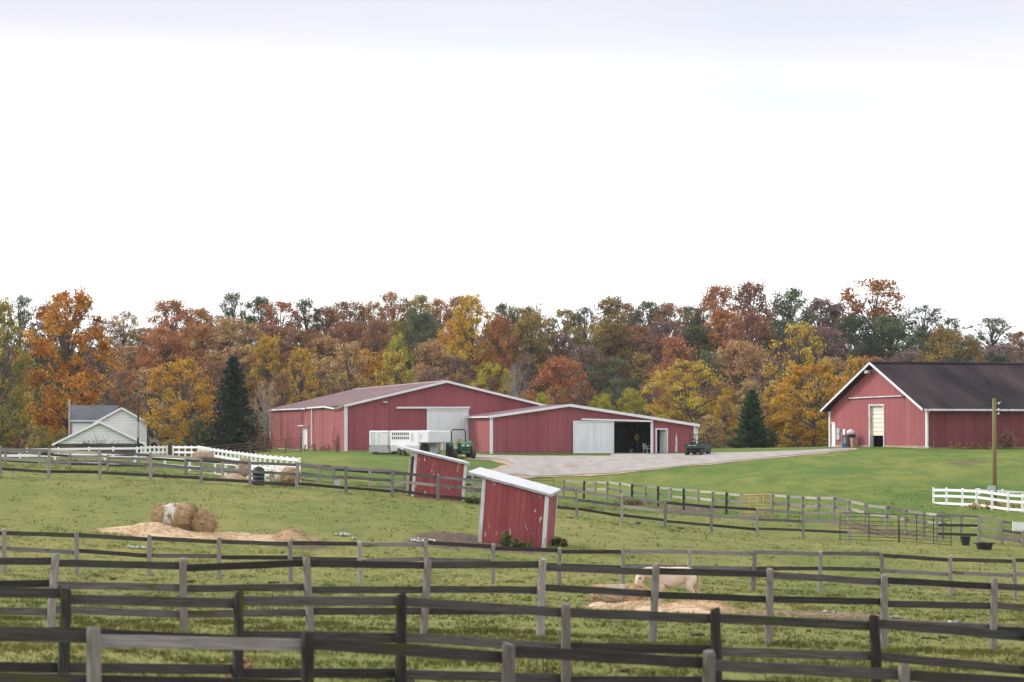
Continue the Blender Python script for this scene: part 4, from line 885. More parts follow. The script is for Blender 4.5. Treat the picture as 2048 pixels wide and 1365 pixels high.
def trunk_mesh(seed, tips, r0=.02, fork=.28, twigs=2):
    q = random.Random(seed); mb = MB()
    top = max(t[2] for t in tips)
    sway = [(q.uniform(-.01, .01), q.uniform(-.01, .01)) for _ in range(5)]
    zs = [-.04, .02, fork, fork + (top - fork) * .45, top * .93]; rs_ = [r0 * 1.35, r0, r0 * .75, r0 * .4, r0 * .08]
    ax = [Vector((sway[i][0] * i * .6, sway[i][1] * i * .6, z)) for i, z in enumerate(zs)]
    mb.tube(ax, rs_, 7)
    for t in tips:
        t = Vector(t); zb = max(fork * .7, min(t.z * .62, top * .8)); i = 2 if zb < zs[2] else 3 if zb < zs[3] else 4
        k = (zb - zs[i - 1]) / (zs[i] - zs[i - 1]); p = ax[i - 1].lerp(ax[i], max(0, min(1, k)))
        mid = p.lerp(t, .55) + Vector((q.uniform(-.02, .02), q.uniform(-.02, .02), q.uniform(-.02, .03)))
        mb.tube([p, mid, t], [r0 * .38, r0 * .22, r0 * .07], 5, cap=False)
        for _ in range(twigs):
            e = t + Vector((q.uniform(-.09, .09), q.uniform(-.09, .09), q.uniform(-.02, .1)))
            mb.tube([mid.lerp(t, .6), e], [r0 * .1, r0 * .03], 4, cap=False)
    return mb
def leafy(name, V, t, material):
    if t.shape[1] < 5: t = np.concatenate([t[:, :2], np.tile([0., 0., 1.], (len(t), 1))], 1)
    return npmesh(name, V, np.arange(len(V)).reshape(-1, 4), material, {'tone': ('FACE', t[:, :2]), 'outward': ('FACE', t[:, 2:] * .5 + .5)})
PROTO = {}
def proto(kind, i, **k):
    V_, t_, tips = crown_mesh(100 + i * 7 + len(kind), **k)
    PROTO.setdefault(kind, []).append((leafy('crown', V_, t_, LM['gold']), trunk_mesh(i, tips, r0=.016 if kind == 'bare' else .02, twigs=6 if kind in ('bare', 'airy') else 2).mesh('trunk', M['bark'], True)))
for i in range(5): proto('round', i, nl=52, per=250, size=.0115, rx=.36, z0=.12, egg=.75)
for i in range(3): proto('tall', 10 + i, nl=50, per=210, size=.012, rx=.26, z0=.12, egg=.62)
for i in range(3): proto('airy', 20 + i, nl=60, per=100, rx=.38, z0=.14, lobe=(.05, .11), egg=.8, size=.012, holes=.25)
for i in range(2): proto('bare', 30 + i, nl=46, per=16, rx=.36, z0=.25, lobe=(.05, .1), egg=.85, size=.011)
for i in range(2): proto('oak', 40 + i, nl=40, per=140, rx=.38, z0=.2, vert=.85, egg=.85)
for i in range(3): proto('dome', 50 + i, nl=64, per=260, rx=.45, z0=.1, egg=.9, size=.0105, lobe=(.06, .12), holes=.25)
proto('maple', 60, nl=84, per=300, rx=.36, z0=.1, egg=.6, size=.0085, lobe=(.055, .1), holes=.25)
for i in range(2): proto('edge', 64 + i, nl=64, per=260, rx=.36, z0=.12, egg=.8, size=.0095, lobe=(.06, .12), holes=.25)
def conifer_mesh(seed, n=56, per=26, rx=.24, z0=.05, droop=.35, size=.012, power=.78):
    q = np.random.RandomState(seed); cs, ts, ns = [], [], []
    for i in range(n * 4):
        z = z0 + (1 - z0) * (1 - math.sqrt(1 - (i + .5) / (n * 4))) if False else z0 + (1 - z0) * ((i + q.uniform()) / (n * 4))
        r = rx * (1 - (z - z0) / (1 - z0)) ** power * q.uniform(.7, 1.12) + .012; a = i * 2.399 + q.uniform(-.4, .4)
        m = int(per * (.35 + r / rx)); t = q.uniform(.15, 1.05, m)
        p = np.stack([np.cos(a) * r * t, np.sin(a) * r * t, z - droop * r * t ** 1.5 + .1 * r * np.maximum(0, t - .8)], -1)
        ns.append(np.tile([math.cos(a), math.sin(a), .5], (m, 1)));  cs.append(p + q.normal(0, .009, (m, 3))); ts.append(np.stack([np.clip(q.uniform(.1, .9) + q.normal(0, .15, m), 0, 1), q.uniform(0, 1, m)], -1))
    c = np.concatenate(cs); nn = np.concatenate(ns); nn /= np.linalg.norm(nn, axis=1)[:, None]; return add_quads(c, size, q), np.concatenate([np.concatenate(ts), nn], 1)
V_, t_ = conifer_mesh(5, n=70, per=34); PROTO['conifer'] = [(leafy('crown', V_, t_, LM['conifer']), MB().tube([(0, 0, -.03), (0, 0, .97)], [.014, .002], 7).mesh('trunk', M['bark'], True))]
V_, t_ = conifer_mesh(9, n=60, per=26, rx=.2, z0=.01, droop=-.5, size=.02, power=.6); PROTO['arbor'] = [(leafy('crown', V_, t_, LM['arbor']), MB().tube([(0, 0, -.03), (0, 0, .95)], [.018, .003], 7).mesh('trunk', M['bark'], True))]
WIDTH = dict(maple=.78, edge=.78, round=.76, tall=.58, airy=.8, bare=.78, oak=.8, dome=.92, conifer=.44, arbor=.4)
tr_r = random.Random(21)
def tree(name, label, px, top, wpx, Y, leaf, kind, bark='bark', group=None, base=None):
    p = W(px, top, Y); zb = gz(p.x, Y) if base is None else base; H = p.z - zb
    t = thing(name, label, 'tree', (p.x, Y, zb), tr_r.uniform(0, 6.28), group)
    cr, tk = PROTO[kind][tr_r.randrange(len(PROTO[kind]))]
    s = wpx * Y / F / WIDTH[kind]; m = Matrix.Diagonal((s, s, H, 1))
    k = min(1.8, max(.6, .55 + .45 * H / max(s, 1)))
    inst('crown', cr, t, m, LM[leaf]); inst('trunk', tk, t, m, M[bark])
    return t
WORD = dict(orange='bright orange', rust='rust orange', brown='russet brown', plum='dull purplish brown', green='grey green', darkgreen='dark green', olive='olive gold', lime='yellow green', yellow='clear yellow', gold='golden', tan='tan', red='brick red', oaktop='orange topped', greenyellow='mottled green and yellow', conifer='dark', arbor='deep green')
# (x, top y, crown width) in photo pixels, distance, leaves, form
SKY_ROW = [(40, 590, 95, 'green', 'airy'), (98, 608, 80, 'plum', 'round'), (205, 640, 95, 'plum', 'airy'), (247, 622, 85, 'tan', 'airy'), (290, 655, 80, 'olive', 'round'), (345, 600, 105, 'rust', 'round'), (400, 615, 85, 'rust', 'round'), (466, 583, 80, 'green', 'airy'), (522, 592, 85, 'green', 'round'), (562, 602, 110, 'oaktop', 'oak'), (612, 596, 75, 'darkgreen', 'airy'), (652, 612, 85, 'brown', 'round'), (692, 602, 100, 'brown', 'round'), (742, 602, 80, 'rust', 'airy'), (786, 582, 95, 'rust', 'airy'), (832, 590, 90, 'olive', 'round'), (880, 598, 75, 'rust', 'round'), (918, 592, 60, 'brown', 'tall'), (1012, 607, 80, 'green', 'round'), (1052, 612, 90, 'olive', 'round'), (1080, 592, 55, 'plum', 'bare'), (1128, 618, 90, 'olive', 'round'), (1170, 612, 70, 'darkgreen', 'airy'), (1222, 592, 72, 'olive', 'tall'), (1262, 606, 80, 'brown', 'round'), (1296, 602, 80, 'green', 'round'), (1336, 604, 85, 'brown', 'round'), (1384, 612, 85, 'green', 'round'), (1434, 571, 100, 'rust', 'round'), (1502, 562, 100, 'brown', 'round'), (1576, 577, 110, 'green', 'round'), (1638, 594, 80, 'plum', 'round'), (1672, 604, 60, 'plum', 'tall'), (1748, 556, 140, 'oaktop', 'oak'), (1845, 610, 120, 'darkgreen', 'airy'), (1902, 634, 80, 'green', 'airy'), (1985, 634, 115, 'green', 'airy'), (2042, 662, 60, 'brown', 'round')]
UP_ROW = [(15, 690, 110, 'plum', 'airy'), (200, 702, 95, 'plum', 'airy'), (262, 690, 110, 'tan', 'airy'), (335, 655, 120, 'rust', 'round'), (402, 650, 110, 'rust', 'round'), (452, 636, 115, 'tan', 'round'), (500, 645, 90, 'tan', 'airy'), (552, 650, 110, 'brown', 'round'), (602, 655, 110, 'brown', 'round'), (650, 672, 100, 'tan', 'round'), (700, 642, 115, 'brown', 'round'), (752, 640, 90, 'brown', 'round'), (800, 640, 100, 'olive', 'round'), (848, 625, 100, 'green', 'round'), (910, 640, 90, 'gold', 'round'), (1000, 640, 95, 'rust', 'round'), (1062, 628, 110, 'olive', 'round'), (1120, 668, 100, 'plum', 'airy'), (1170, 648, 95, 'olive', 'airy'), (1218, 640, 100, 'olive', 'round'), (1272, 650, 110, 'brown', 'round'), (1330, 640, 100, 'plum', 'round'), (1392, 650, 105, 'green', 'round'), (1448, 620, 110, 'rust', 'round'), (1505, 625, 110, 'brown', 'round'), (1570, 640, 120, 'darkgreen', 'round'), (1640, 650, 110, 'plum', 'round'), (1712, 628, 110, 'darkgreen', 'round'), (1780, 632, 130, 'green', 'round'), (1850, 660, 120, 'darkgreen', 'round'), (1935, 680, 110, 'green', 'round'), (2010, 690, 110, 'plum', 'round')]
MID_ROW = [(232, 745, 90, 'plum', 'airy'), (300, 735, 110, 'tan', 'airy'), (430, 720, 110, 'brown', 'round'), (480, 690, 120, 'tan', 'airy'), (535, 668, 80, 'yellow', 'round'), (575, 705, 90, 'brown', 'airy'), (640, 715, 110, 'tan', 'airy'), (735, 700, 110, 'gold', 'round'), (862, 680, 100, 'tan', 'round'), (905, 712, 100, 'plum', 'airy'), (1052, 702, 70, 'plum', 'bare'), (1118, 712, 115, 'rust', 'round'), (1172, 690, 110, 'plum', 'airy'), (1222, 712, 110, 'green', 'airy'), (1278, 705, 105, 'olive', 'airy'), (1352, 668, 90, 'red', 'round'), (1410, 700, 110, 'green', 'airy'), (1478, 680, 130, 'tan', 'round'), (1545, 720, 110, 'plum', 'airy'), (1660, 715, 110, 'tan', 'round'), (1745, 712, 100, 'red', 'airy'), (1825, 700, 120, 'plum', 'round'), (1985, 705, 110, 'darkgreen', 'round'), (2045, 715, 80, 'plum', 'airy')]
FOOT = [(345, 790, 70, 'tan', 'airy', 322), (530, 760, 90, 'tan', 'bare', 300), (560, 745, 90, 'brown', 'airy', 322), (862, 735, 110, 'plum', 'airy', 320), (912, 745, 90, 'brown', 'airy', 315), (1030, 720, 70, 'plum', 'bare', 300), (1110, 770, 90, 'rust', 'airy', 318), (1165, 760, 100, 'brown', 'airy', 318), (1235, 755, 100, 'green', 'airy', 318), (1295, 765, 90, 'plum', 'airy', 315), (1430, 760, 110, 'brown', 'airy', 308), (1500, 760, 110, 'tan', 'airy', 318), (1695, 760, 120, 'tan', 'airy', 315), (1800, 740, 120, 'plum', 'airy', 318), (1920, 750, 120, 'tan', 'airy', 318), (2030, 760, 110, 'plum', 'airy', 318)]
MARKS = [(60, "the white fence's far end"), (200, 'the white house'), (300, "the parked white truck"), (400, 'the small domed tan tree'), (470, 'the dark spruce'), (545, "the long barn's far end"), (640, "the long barn's brown roof"), (760, 'the horse trailers'), (850, "the long barn's white door"), (915, 'the parked tractor'), (985, 'the seam between both barns'), (1080, "the low barn's left slope"), (1150, 'the low barn ridge'), (1210, "the low barn's white door"), (1265, "the low barn's open doorway"), (1325, "the low barn's small door"), (1390, 'the parked utility vehicle'), (1450, "the thin tan gold sapling"), (1510, 'the clipped evergreen'), (1600, 'the round golden tree'), (1690, "the hill barn's bins"), (1750, "the hill barn's gable"), (1840, "the hill barn's near corner"), (1930, "the hill barn's dark roof"), (2000, 'the mossy utility pole'), (2060, "the dark roof's far end")]
FORM = dict(round='full', tall='slim', airy='thinly leaved', bare='almost bare', oak='broad', dome='domed')
used = {}
def lab(px, leaf, kind, row):
    m = min(MARKS, key=lambda q: abs(q[0] - px))[1]
    l = f'{FORM[kind]} {WORD[leaf]} tree {row} {m}'
    if l in used: l = f'{FORM[kind]} {WORD[leaf]} tree {row} {m}, farther right'
    used[l] = 1; return l
for (px, top, w, leaf, kind) in SKY_ROW: tree('forest_tree', lab(px, leaf, kind, 'on the skyline above'), px, top, w * 1.3, 432 + tr_r.uniform(-8, 14), leaf, kind, group='autumn trees of the wooded hill')
for (px, top, w, leaf, kind) in UP_ROW: tree('forest_tree', lab(px, leaf, kind, 'under the skyline above'), px, top, w * 1.3, 394 + tr_r.uniform(-8, 8), leaf, kind, group='autumn trees of the wooded hill')
for (px, top, w, leaf, kind) in MID_ROW: tree('forest_tree', lab(px, leaf, kind, 'mid slope above'), px, top, w * 1.3, 352 + tr_r.uniform(-8, 8), leaf, kind, group='autumn trees of the wooded hill')
for (px, top, w, leaf, kind, Y) in FOOT: tree('forest_tree', lab(px, leaf, kind, 'low behind'), px, top, w, Y, leaf, kind, bark='bark_pale' if kind == 'bare' else 'bark', group='autumn trees of the wooded hill')
# trees that stand out
tree('edge_tree', 'tall mottled green and yellow tree at the left edge of the yard', 2, 598, 150, 300, 'greenyellow', 'edge')
tree('maple_tree', 'largest tree of all, a glowing orange maple behind the white house', 138, 574, 245, 316, 'orange', 'maple')
tree('small_maple_tree', 'low reddish orange maple between the white house and the tan domed tree', 247, 735, 90, 308, 'rust', 'airy')
tree('domed_tree', 'domed yellow tan tree with bare lower trunk left of the dark spruce', 364, 714, 165, 297, 'gold', 'dome')
tree('spruce_tree', 'tall dark blue green spruce standing left of the long barn', 466, 714, 128, 286, 'conifer', 'conifer')
tree('feathery_tree', 'feathery yellow and tan tree above the far end of the long barn roof', 602, 694, 115, 328, 'gold', 'airy')
tree('feathery_tree', 'broad tan gold tree behind the middle of the long barn roof', 700, 683, 135, 330, 'tan', 'airy')
tree('round_tree', 'compact round yellow green tree rising behind the long barn ridge', 796, 665, 82, 348, 'lime', 'dome')
tree('feathery_tree', 'soft yellow tree just below the round yellow green one', 790, 700, 115, 326, 'yellow', 'airy')
tree('hill_maple_tree', 'large golden orange tree with a dark forked trunk on the upper slope', 945, 590, 140, 372, 'gold', 'edge')
tree('hill_maple_tree', 'rusty tree leaning against the large golden orange one', 1000, 628, 90, 369, 'rust', 'edge')
tree('willow_tree', 'bright yellow green willow behind the right slope of the long barn', 985, 724, 110, 308, 'lime', 'dome')
tree('willow_tree', 'small yellow green bush tree above the left slope of the low barn', 1084, 786, 50, 300, 'lime', 'round')
tree('willow_tree', 'small yellow green bush tree above the low barn ridge', 1206, 788, 70, 300, 'lime', 'round')
tree('willow_tree', 'small yellow green bush tree above the open doorway of the low barn', 1262, 776, 75, 300, 'lime', 'round')
tree('golden_tree', 'big golden yellow tree right behind the low barn and the utility vehicle', 1372, 720, 185, 288, 'yellow', 'dome')
tree('golden_tree', 'thin tan gold sapling between the big golden tree and the clipped evergreen', 1448, 790, 70, 282, 'gold', 'airy')
tree('clipped_evergreen', 'pointed deep green evergreen with a wide skirt beside the gravel drive', 1503, 782, 62, 276, 'arbor', 'arbor')
tree('golden_tree', 'round golden orange tree with a forked trunk beside the hill barn', 1628, 727, 195, 284, 'gold', 'dome')
tree('golden_tree', 'narrow golden tree squeezed behind the clipped evergreen', 1545, 770, 80, 287, 'gold', 'airy')
tree('pale_yellow_tree', 'broad pale yellow tree above the round golden one', 1600, 643, 180, 330, 'yellow', 'airy')
tree('golden_oak_tree', 'broad olive gold tree rising behind the dark roof of the hill barn', 1895, 653, 175, 330, 'olive', 'dome')
tree('pale_orange_tree', 'pale orange tree behind the left rake of the hill barn roof', 1712, 712, 110, 322, 'gold', 'airy')
# shrubs
def shrub(label, px, top, wpx, Y, leaf, kind='dome', name='shrub'):
    p = W(px, top, Y); zb = gz(p.x, Y); H = max(.5, p.z - zb); t = thing(name, label, 'shrub', (p.x, Y, zb - .12 * H), tr_r.uniform(0, 6.2))
    cr, tk = PROTO[kind][tr_r.randrange(len(PROTO[kind]))]; s = wpx * Y / F / WIDTH[kind]; m = Matrix.Diagonal((s, s, H * 1.12, 1))
    inst('foliage', cr, t, m, LM[leaf]); inst('stem', tk, t, m, M['bark'])
shrub('yellow green shrub at the left corner of the white garage', 85, 852, 70, 290, 'greenyellow')
shrub('olive shrub hugging the left wall of the white house', 125, 858, 50, 293, 'olive')
shrub('leafy green shrub under the domed tan tree', 395, 842, 80, 285, 'arbor')
shrub('low yellow green shrub in front of the parked white truck', 350, 880, 60, 272, 'greenyellow')
shrub('brownish shrub right of the dark spruce', 528, 868, 45, 284, 'brown', 'airy')
shrub('bushy dark evergreen shrub at the foot of the clipped evergreen', 1478, 858, 75, 274, 'arbor')
shrub('second dark evergreen shrub spreading right of the clipped evergreen', 1530, 856, 70, 276, 'arbor')
shrub('thin russet brush behind the utility vehicle', 1420, 830, 80, 270, 'tan', 'airy')
shrub('golden brush under the round golden tree', 1590, 845, 110, 292, 'gold', 'airy'); shrub('low yellow brush left of the hill barn door', 1640, 860, 60, 290, 'yellow', 'airy')
shrub('rusty brush in front of the orange maple', 35, 872, 90, 300, 'rust', 'airy')
# undergrowth of the wooded hill
q = np.random.RandomState(4); n = 11000
Y = q.uniform(305, 470, n); X = q.uniform(-.24, .24, n) * Y; keep = ~((X > 28) & (X < 85) & (Y < 315)); X, Y = X[keep], Y[keep]; n = len(X)
Z = gzn(X, Y); hh = q.uniform(.4, 4.2, n) * q.uniform(.4, 1, n); k = 8
c = np.stack([np.repeat(X, k) + q.normal(0, .9, n * k), np.repeat(Y, k) + q.normal(0, .9, n * k), np.repeat(Z, k) + np.repeat(hh, k) * q.uniform(0, 1, n * k)], -1)
tn = np.stack([np.clip(np.repeat(q.uniform(0, 1, n), k) + q.normal(0, .1, n * k), 0, 1), q.uniform(0, 1, n * k)], -1)
LM['under'] = leafmat('undergrowth_leaves', (.09, .065, .045), (.17, .115, .06), (.2, .18, .06))
V_ = add_quads(c, .3, q); me = leafy('undergrowth', V_, tn, LM['under']); o = bpy.data.objects.new('undergrowth', me); COL.objects.link(o); tag(o, 'brown and olive undergrowth between the trunks on the hill', None, None, 'stuff')
# ------------------------------------------------------------------ white house, garage, things beside them
def clap(parent, x0, x1, y, zb, zt, material, lap=.3, name='clapboard_wall'):
    """lapped boards facing -y; zt(x) is the top edge; the laps follow level lines"""
    mb = MB(); z = zb
    xs = np.linspace(x0, x1, 40); top = max(zt(x) for x in xs)
    while z < top - .02:
        z1 = min(z + lap, top); ok = [x for x in xs if zt(x) >= z + .04]
        if ok: mb.add([(ok[0], y - .055, z), (ok[-1], y - .055, z), (ok[-1], y - .02, z1 - .035), (ok[0], y - .02, z1 - .035), (ok[0], y + .03, z), (ok[-1], y + .03, z), (ok[-1], y + .03, z1 - .035), (ok[0], y + .03, z1 - .035)],
                      [(0, 1, 2, 3), (7, 6, 5, 4), (0, 4, 5, 1), (3, 2, 6, 7), (0, 3, 7, 4), (1, 5, 6, 2)])
        z = z1
    nb = 24; xx = np.linspace(x0, x1, nb); MB().prism([(x0, zb)] + [(x1, zb)] + [(x, max(zb + .01, zt(x))) for x in xx[::-1]], y + .04, y + .09).build('sheathing', M['white'], parent)
    return mb.build(name, material, parent)
pk = W(243, 816, 297); hz = -4.0 + ZC
h = thing('white_house', 'white clapboard house with slate grey roof and a wing to the left', 'house', (pk.x, 297, hz), R(8.5)); PK = pk.z - hz; hw = 2.55; EV = PK - 1.42
gt = lambda x: PK - .12 - abs(x) * (PK - EV) / hw
clap(h, -hw, hw, 0, 0, gt, M['vinyl'])
for x in (-hw, hw): MB().box(x - .04, x + .04, .05, 8, 0, EV - .05).build('side_wall', M['vinyl'], h)
MB().box(-hw, hw, 7.9, 8, 0, EV).build('back_wall', M['vinyl'], h)
for s in (-1, 1):
    slab('roof', [(s * (hw + .35), -.35, EV - .2), (s * (hw + .35), 8.3, EV - .2), (0, 8.3, PK), (0, -.35, PK)], .12, M['roof_grey'], h)
    trim('rake_trim', (s * (hw + .37), -.38, EV - .25), (0, -.38, PK - .04), .2, .06, M['vinyl'], h)
    trim('corner_trim', (s * hw, -.04, 0), (s * hw, -.04, EV - .1), .16, .1, M['vinyl'], h, (1, 0, 0))
x0 = (142 - 243) * 297 / F; wz = lambda py: (862 - py) / F * 300 + ZC - hz
clap(h, x0 + .2, -hw - .02, 2.4, 0, lambda x: wz(843) - .1, M['vinyl'])
MB().box(x0 + .2, x0 + .3, 2.45, 8, 0, wz(843) - .1).build('side_wall', M['vinyl'], h)
MB().box(x0 - .02, x0 + .2, 2.35, 2.6, 0, wz(843)).build('brick_chimney_base', M['bin_brown'], h)
slab('wing_roof', [(x0, 2.0, wz(842)), (-1.2, 2.0, wz(842)), (-.2, 5.2, wz(811)), (x0, 5.2, wz(811))], .12, M['roof_grey'], h)
slab('wing_roof', [(x0, 8.4, wz(842)), (-1.2, 8.4, wz(842)), (-.2, 5.2, wz(811)), (x0, 5.2, wz(811))], .12, M['roof_grey'], h)
trim('gutter', (x0, 1.95, wz(842.5)), (-hw + .1, 1.95, wz(842.5)), .12, .1, M['vinyl'], h)
mb = MB(); mx = x0 - .12
mb.tube([(mx, 1.9, 0), (mx, 1.9, wz(800))], .09, 8).build('flue_pipe', M['box_grey'], h)
for py in (805, 812, 834): MB().tube([(mx, 1.9, wz(py)), (mx, 1.9, wz(py) + .15)], .14, 8).build('pipe_collar', M['alu'], h)
pk = W(199, 843.5, 284); hz = -3.9 + ZC
h = thing('white_garage', 'low white garage with grey rakes, half hidden by bare creepers, before the house', 'garage', (pk.x, 284, hz), R(8)); PK = pk.z - hz; hw = 4.35; EV = PK - 2.2
gt = lambda x: PK - .12 - abs(x) * (PK - EV) / hw
clap(h, -hw, hw, 0, EV, gt, M['vinyl'])
MB().box(-hw, hw, -.0, .06, 0, EV - .01).build('lower_wall', M['bark'], h); MB().box(-hw, hw, 6.5, 6.6, 0, EV).build('back_wall', M['vinyl'], h)
for s in (-1, 1):
    MB().box(s * hw - .04, s * hw + .04, .07, 6.5, 0, EV - .05).build('side_wall', M['vinyl'], h)
    slab('roof', [(s * (hw + .3), -.4, EV - .1), (s * (hw + .3), 6.8, EV - .1), (0, 6.8, PK), (0, -.4, PK)], .12, M['roof_grey'], h)
    trim('rake_trim', (s * (hw + .32), -.43, EV - .14), (0, -.43, PK - .04), .2, .06, M['vinyl'], h)
cr = random.Random(3); t = thing('bare_creeper', 'bare twiggy creeper scribbled over the garage wall', 'creeper', (pk.x, 283.75, hz)); mb = MB()
for i in range(170):
    x = cr.uniform(-hw * .9, hw * .9); p = [Vector((x, cr.uniform(-.1, 0), EV - .5))]; ln = cr.uniform(.5, max(.6, (gt(x) - EV) * .8 + .4)) / 5
    for k in range(5): p.append(p[-1] + Vector((cr.uniform(-.35, .35), cr.uniform(-.05, .05), ln * cr.uniform(.2, 1.2))))
    mb.tube(p, [.02, .018, .015, .012, .01, .006], 4, cap=False)
o = mb.build('twigs', M['bark'], t); o['kind'] = 'stuff'
# utility pole before the garage
def pole(label, px, top, base, Y, r, material):
    a, b = W(px, top, Y), W(px, base, Y); zb = min(b.z, gz(b.x, Y)); t = thing('utility_pole', label, 'pole', (b.x, Y, zb))
    MB().tube([(0, 0, -.5), (0, 0, a.z - zb)], [r, r * .8], 10).build('pole_shaft', material, t, True); return t, a.z - zb
t, hh = pole('plain dark utility pole standing in front of the white house', 276, 790, 905, 276, .11, M['wood_dark'])
MB().cbox(-.06, .06, -.16, -.1, hh - 4.2, hh - 2.6, .01).build('cable_guard', M['box_grey'], t)
t, hh = pole('mossy utility pole with a grey meter box inside the white fence', 1989.5, 797, 1017, 178.6, .15, M['pole'])
for dz, dx in ((.35, .17), (.75, .16), (1.0, .16)):
    MB().tube([(.1, -.06, hh - dz), (dx + .08, -.06, hh - dz)], .02, 6).build('bracket', M['box_grey'], t)
    MB().lathe([(.03, -.06), (.055, -.03), (.05, .03), (.065, .05), (.02, .09)], 10, Matrix.Translation((dx + .1, -.06, hh - dz + .03))).build('insulator', M['plastic_white'], t)
MB().tube([(.3, -.06, hh - .35), (.42, -.06, hh - .2)], .02, 6).build('hook', M['box_grey'], t)
mz = W(1980, 981, 178.6).z - t.location.z
MB().cbox(-.46, .02, -.34, -.14, mz - .28, mz + .28, .02).build('meter_box', M['box_grey'], t); MB().cbox(-.2, -.02, -.37, -.34, mz - .24, mz + .24, .008).build('meter_box_door', M['alu'], t)
MB().tube([(-.1, -.24, -.2), (-.1, -.24, mz - .28)], .03, 6).build('conduit', M['box_grey'], t)
# dark house and white truck in the gap right of the white house
c = W(328, 830, 330); zb = gz(c.x, 330)
t = thing('dark_house', 'dark brown house glimpsed behind the domed tan tree', 'house', (c.x, 330, zb)); hh = W(0, 822, 330).z - zb
MB().box(-2.1, 2.6, 0, 6, -.3, hh).build('wall', M['siding_dark'], t)
slab('roof', [(-2.5, -.5, hh - .1), (3, -.5, hh - .1), (3, 3, hh + 1.3), (-2.5, 3, hh + 1.3)], .15, M['roof_dark'], t); slab('roof', [(-2.5, 6.5, hh - .1), (3, 6.5, hh - .1), (3, 3, hh + 1.3), (-2.5, 3, hh + 1.3)], .15, M['roof_dark'], t)
f = MB().box(-1.1, -.1, -.06, -.01, 1.1, 2.1).build('window', M['box_grey'], t)
f2 = MB().box(-1.18, -1.1, -.08, -.0, 1.0, 2.2).box(-.1, -.02, -.08, 0, 1.0, 2.2).box(-1.1, -.1, -.08, 0, 2.1, 2.2).box(-1.1, -.1, -.08, 0, 1.0, 1.1).build('frame', M['white'], f)
# ------------------------------------------------------------------ vehicles
def wheel(parent, name, x, y, z, r, w, tyre_m, rim_m, axis='x', rr=.55):
    """wheel with tyre and dished rim; axle along local x"""
    m = Matrix.Translation((x, y, z)) @ (Matrix.Rotation(math.pi / 2, 4, 'Y') if axis == 'x' else Matrix.Rotation(math.pi / 2, 4, 'X'))
    wh = MB().lathe([(r * rr, -w / 2), (r * .9, -w / 2), (r, -w * .32), (r, w * .32), (r * .9, w / 2), (r * rr, w / 2)], 20, m).build(name, tyre_m, parent, False)
    MB().lathe([(.03, -w * .46), (r * .2, -w * .42), (r * .3, -w * .3), (r * rr * 1.01, -w * .36), (r * rr * 1.01, w * .36), (r * .3, w * .3), (r * .2, w * .42), (.03, w * .46)], 16, m).build('rim', rim_m, wh, True)
    return wh
c = W(325, 874, 300); zb = gz(c.x, 300)
t = thing('parked_truck', 'white pickup truck parked behind shrubs right of the white house', 'truck', (c.x, 300, max(zb, c.z - 1.3)), R(4))
MB().prism([(-1.3, .45), (1.35, .45), (1.4, .95), (.75, 1.02), (-1.3, 1.0)], -.9, .9).build('body', M['white_tr'], t)
MB().prism([(.0, 1.02), (.95, 1.0), (.7, 1.55), (.2, 1.6)], -.8, .8).build('cab', M['white_tr'], t)
MB().prism([(.1, 1.06), (.85, 1.05), (.66, 1.45), (.25, 1.48)], -.82, .82).build('side_window', M['black'], t)
for x in (-.85, .9):
    for y in (-.8, .8): wheel(t, 'wheel', x, y, .38, .38, .24, M['rubber'], M['rim_grey'], 'y')
# small horse trailer seen from behind
p = W(758, 911, 243); zb = gz(p.x, 243)
t = thing('horse_trailer', 'boxy white two horse trailer with closed rear doors beside the slatted one', 'trailer', (p.x, 243, zb), R(-13))
w, hgt, ln, zz = 1.72, 2.02, 4.0, .22
MB().cbox(-w / 2, w / 2, 0, ln, zz, hgt, .05).build('body', M['vinyl'], t)
MB().cbox(-w / 2 - .02, w / 2 + .02, -.03, ln + .02, zz - .04, zz + .52, .01).build('lower_band', M['alu'], t)
for s in (-1, 1):
    MB().cbox(min(s * .03, s * (w / 2 - .08)), max(s * .03, s * (w / 2 - .08)), -.06, -.01, zz + .55, hgt - .1, .015).build('rear_door', M['vinyl'], t)
    MB().cbox(s * .5 - .22, s * .5 + .22, -.075, -.06, hgt - .2, hgt - .14, .005).build('door_vent', M['box_grey'], t)
    MB().cbox(s * (w / 2 - .06) - .05, s * (w / 2 - .06) + .05, -.07, -.02, .62, .78, .01).build('tail_light', M['red'], t)
MB().tube([(-.62, -.08, .7), (-.62, -.08, 1.85)], .02, 6).build('latch_bar', M['box_grey'], t); MB().tube([(-.42, -.08, .7), (-.42, -.08, 1.6)], .02, 6).build('latch_bar', M['box_grey'], t)
MB().box(w / 2 - .05, w / 2 + .012, .0, .1, zz + .5, hgt - .02).build('corner_post', M['alu'], t)
MB().cbox(-.35, .45, -.3, -.06, .02, .12, .01).build('ramp_step', M['wood_dark'], t)
for s in (-1, 1):
    for y in (1.6, 2.4): wheel(t, 'wheel', s * (w / 2 + .02), y, .33, .33, .2, M['rubber'], M['rim_grey'])
MB().tube([(-.4, ln, .4), (0, ln + 1.2, .4), (.4, ln, .4)], .05, 6).build('drawbar', M['box_grey'], t)
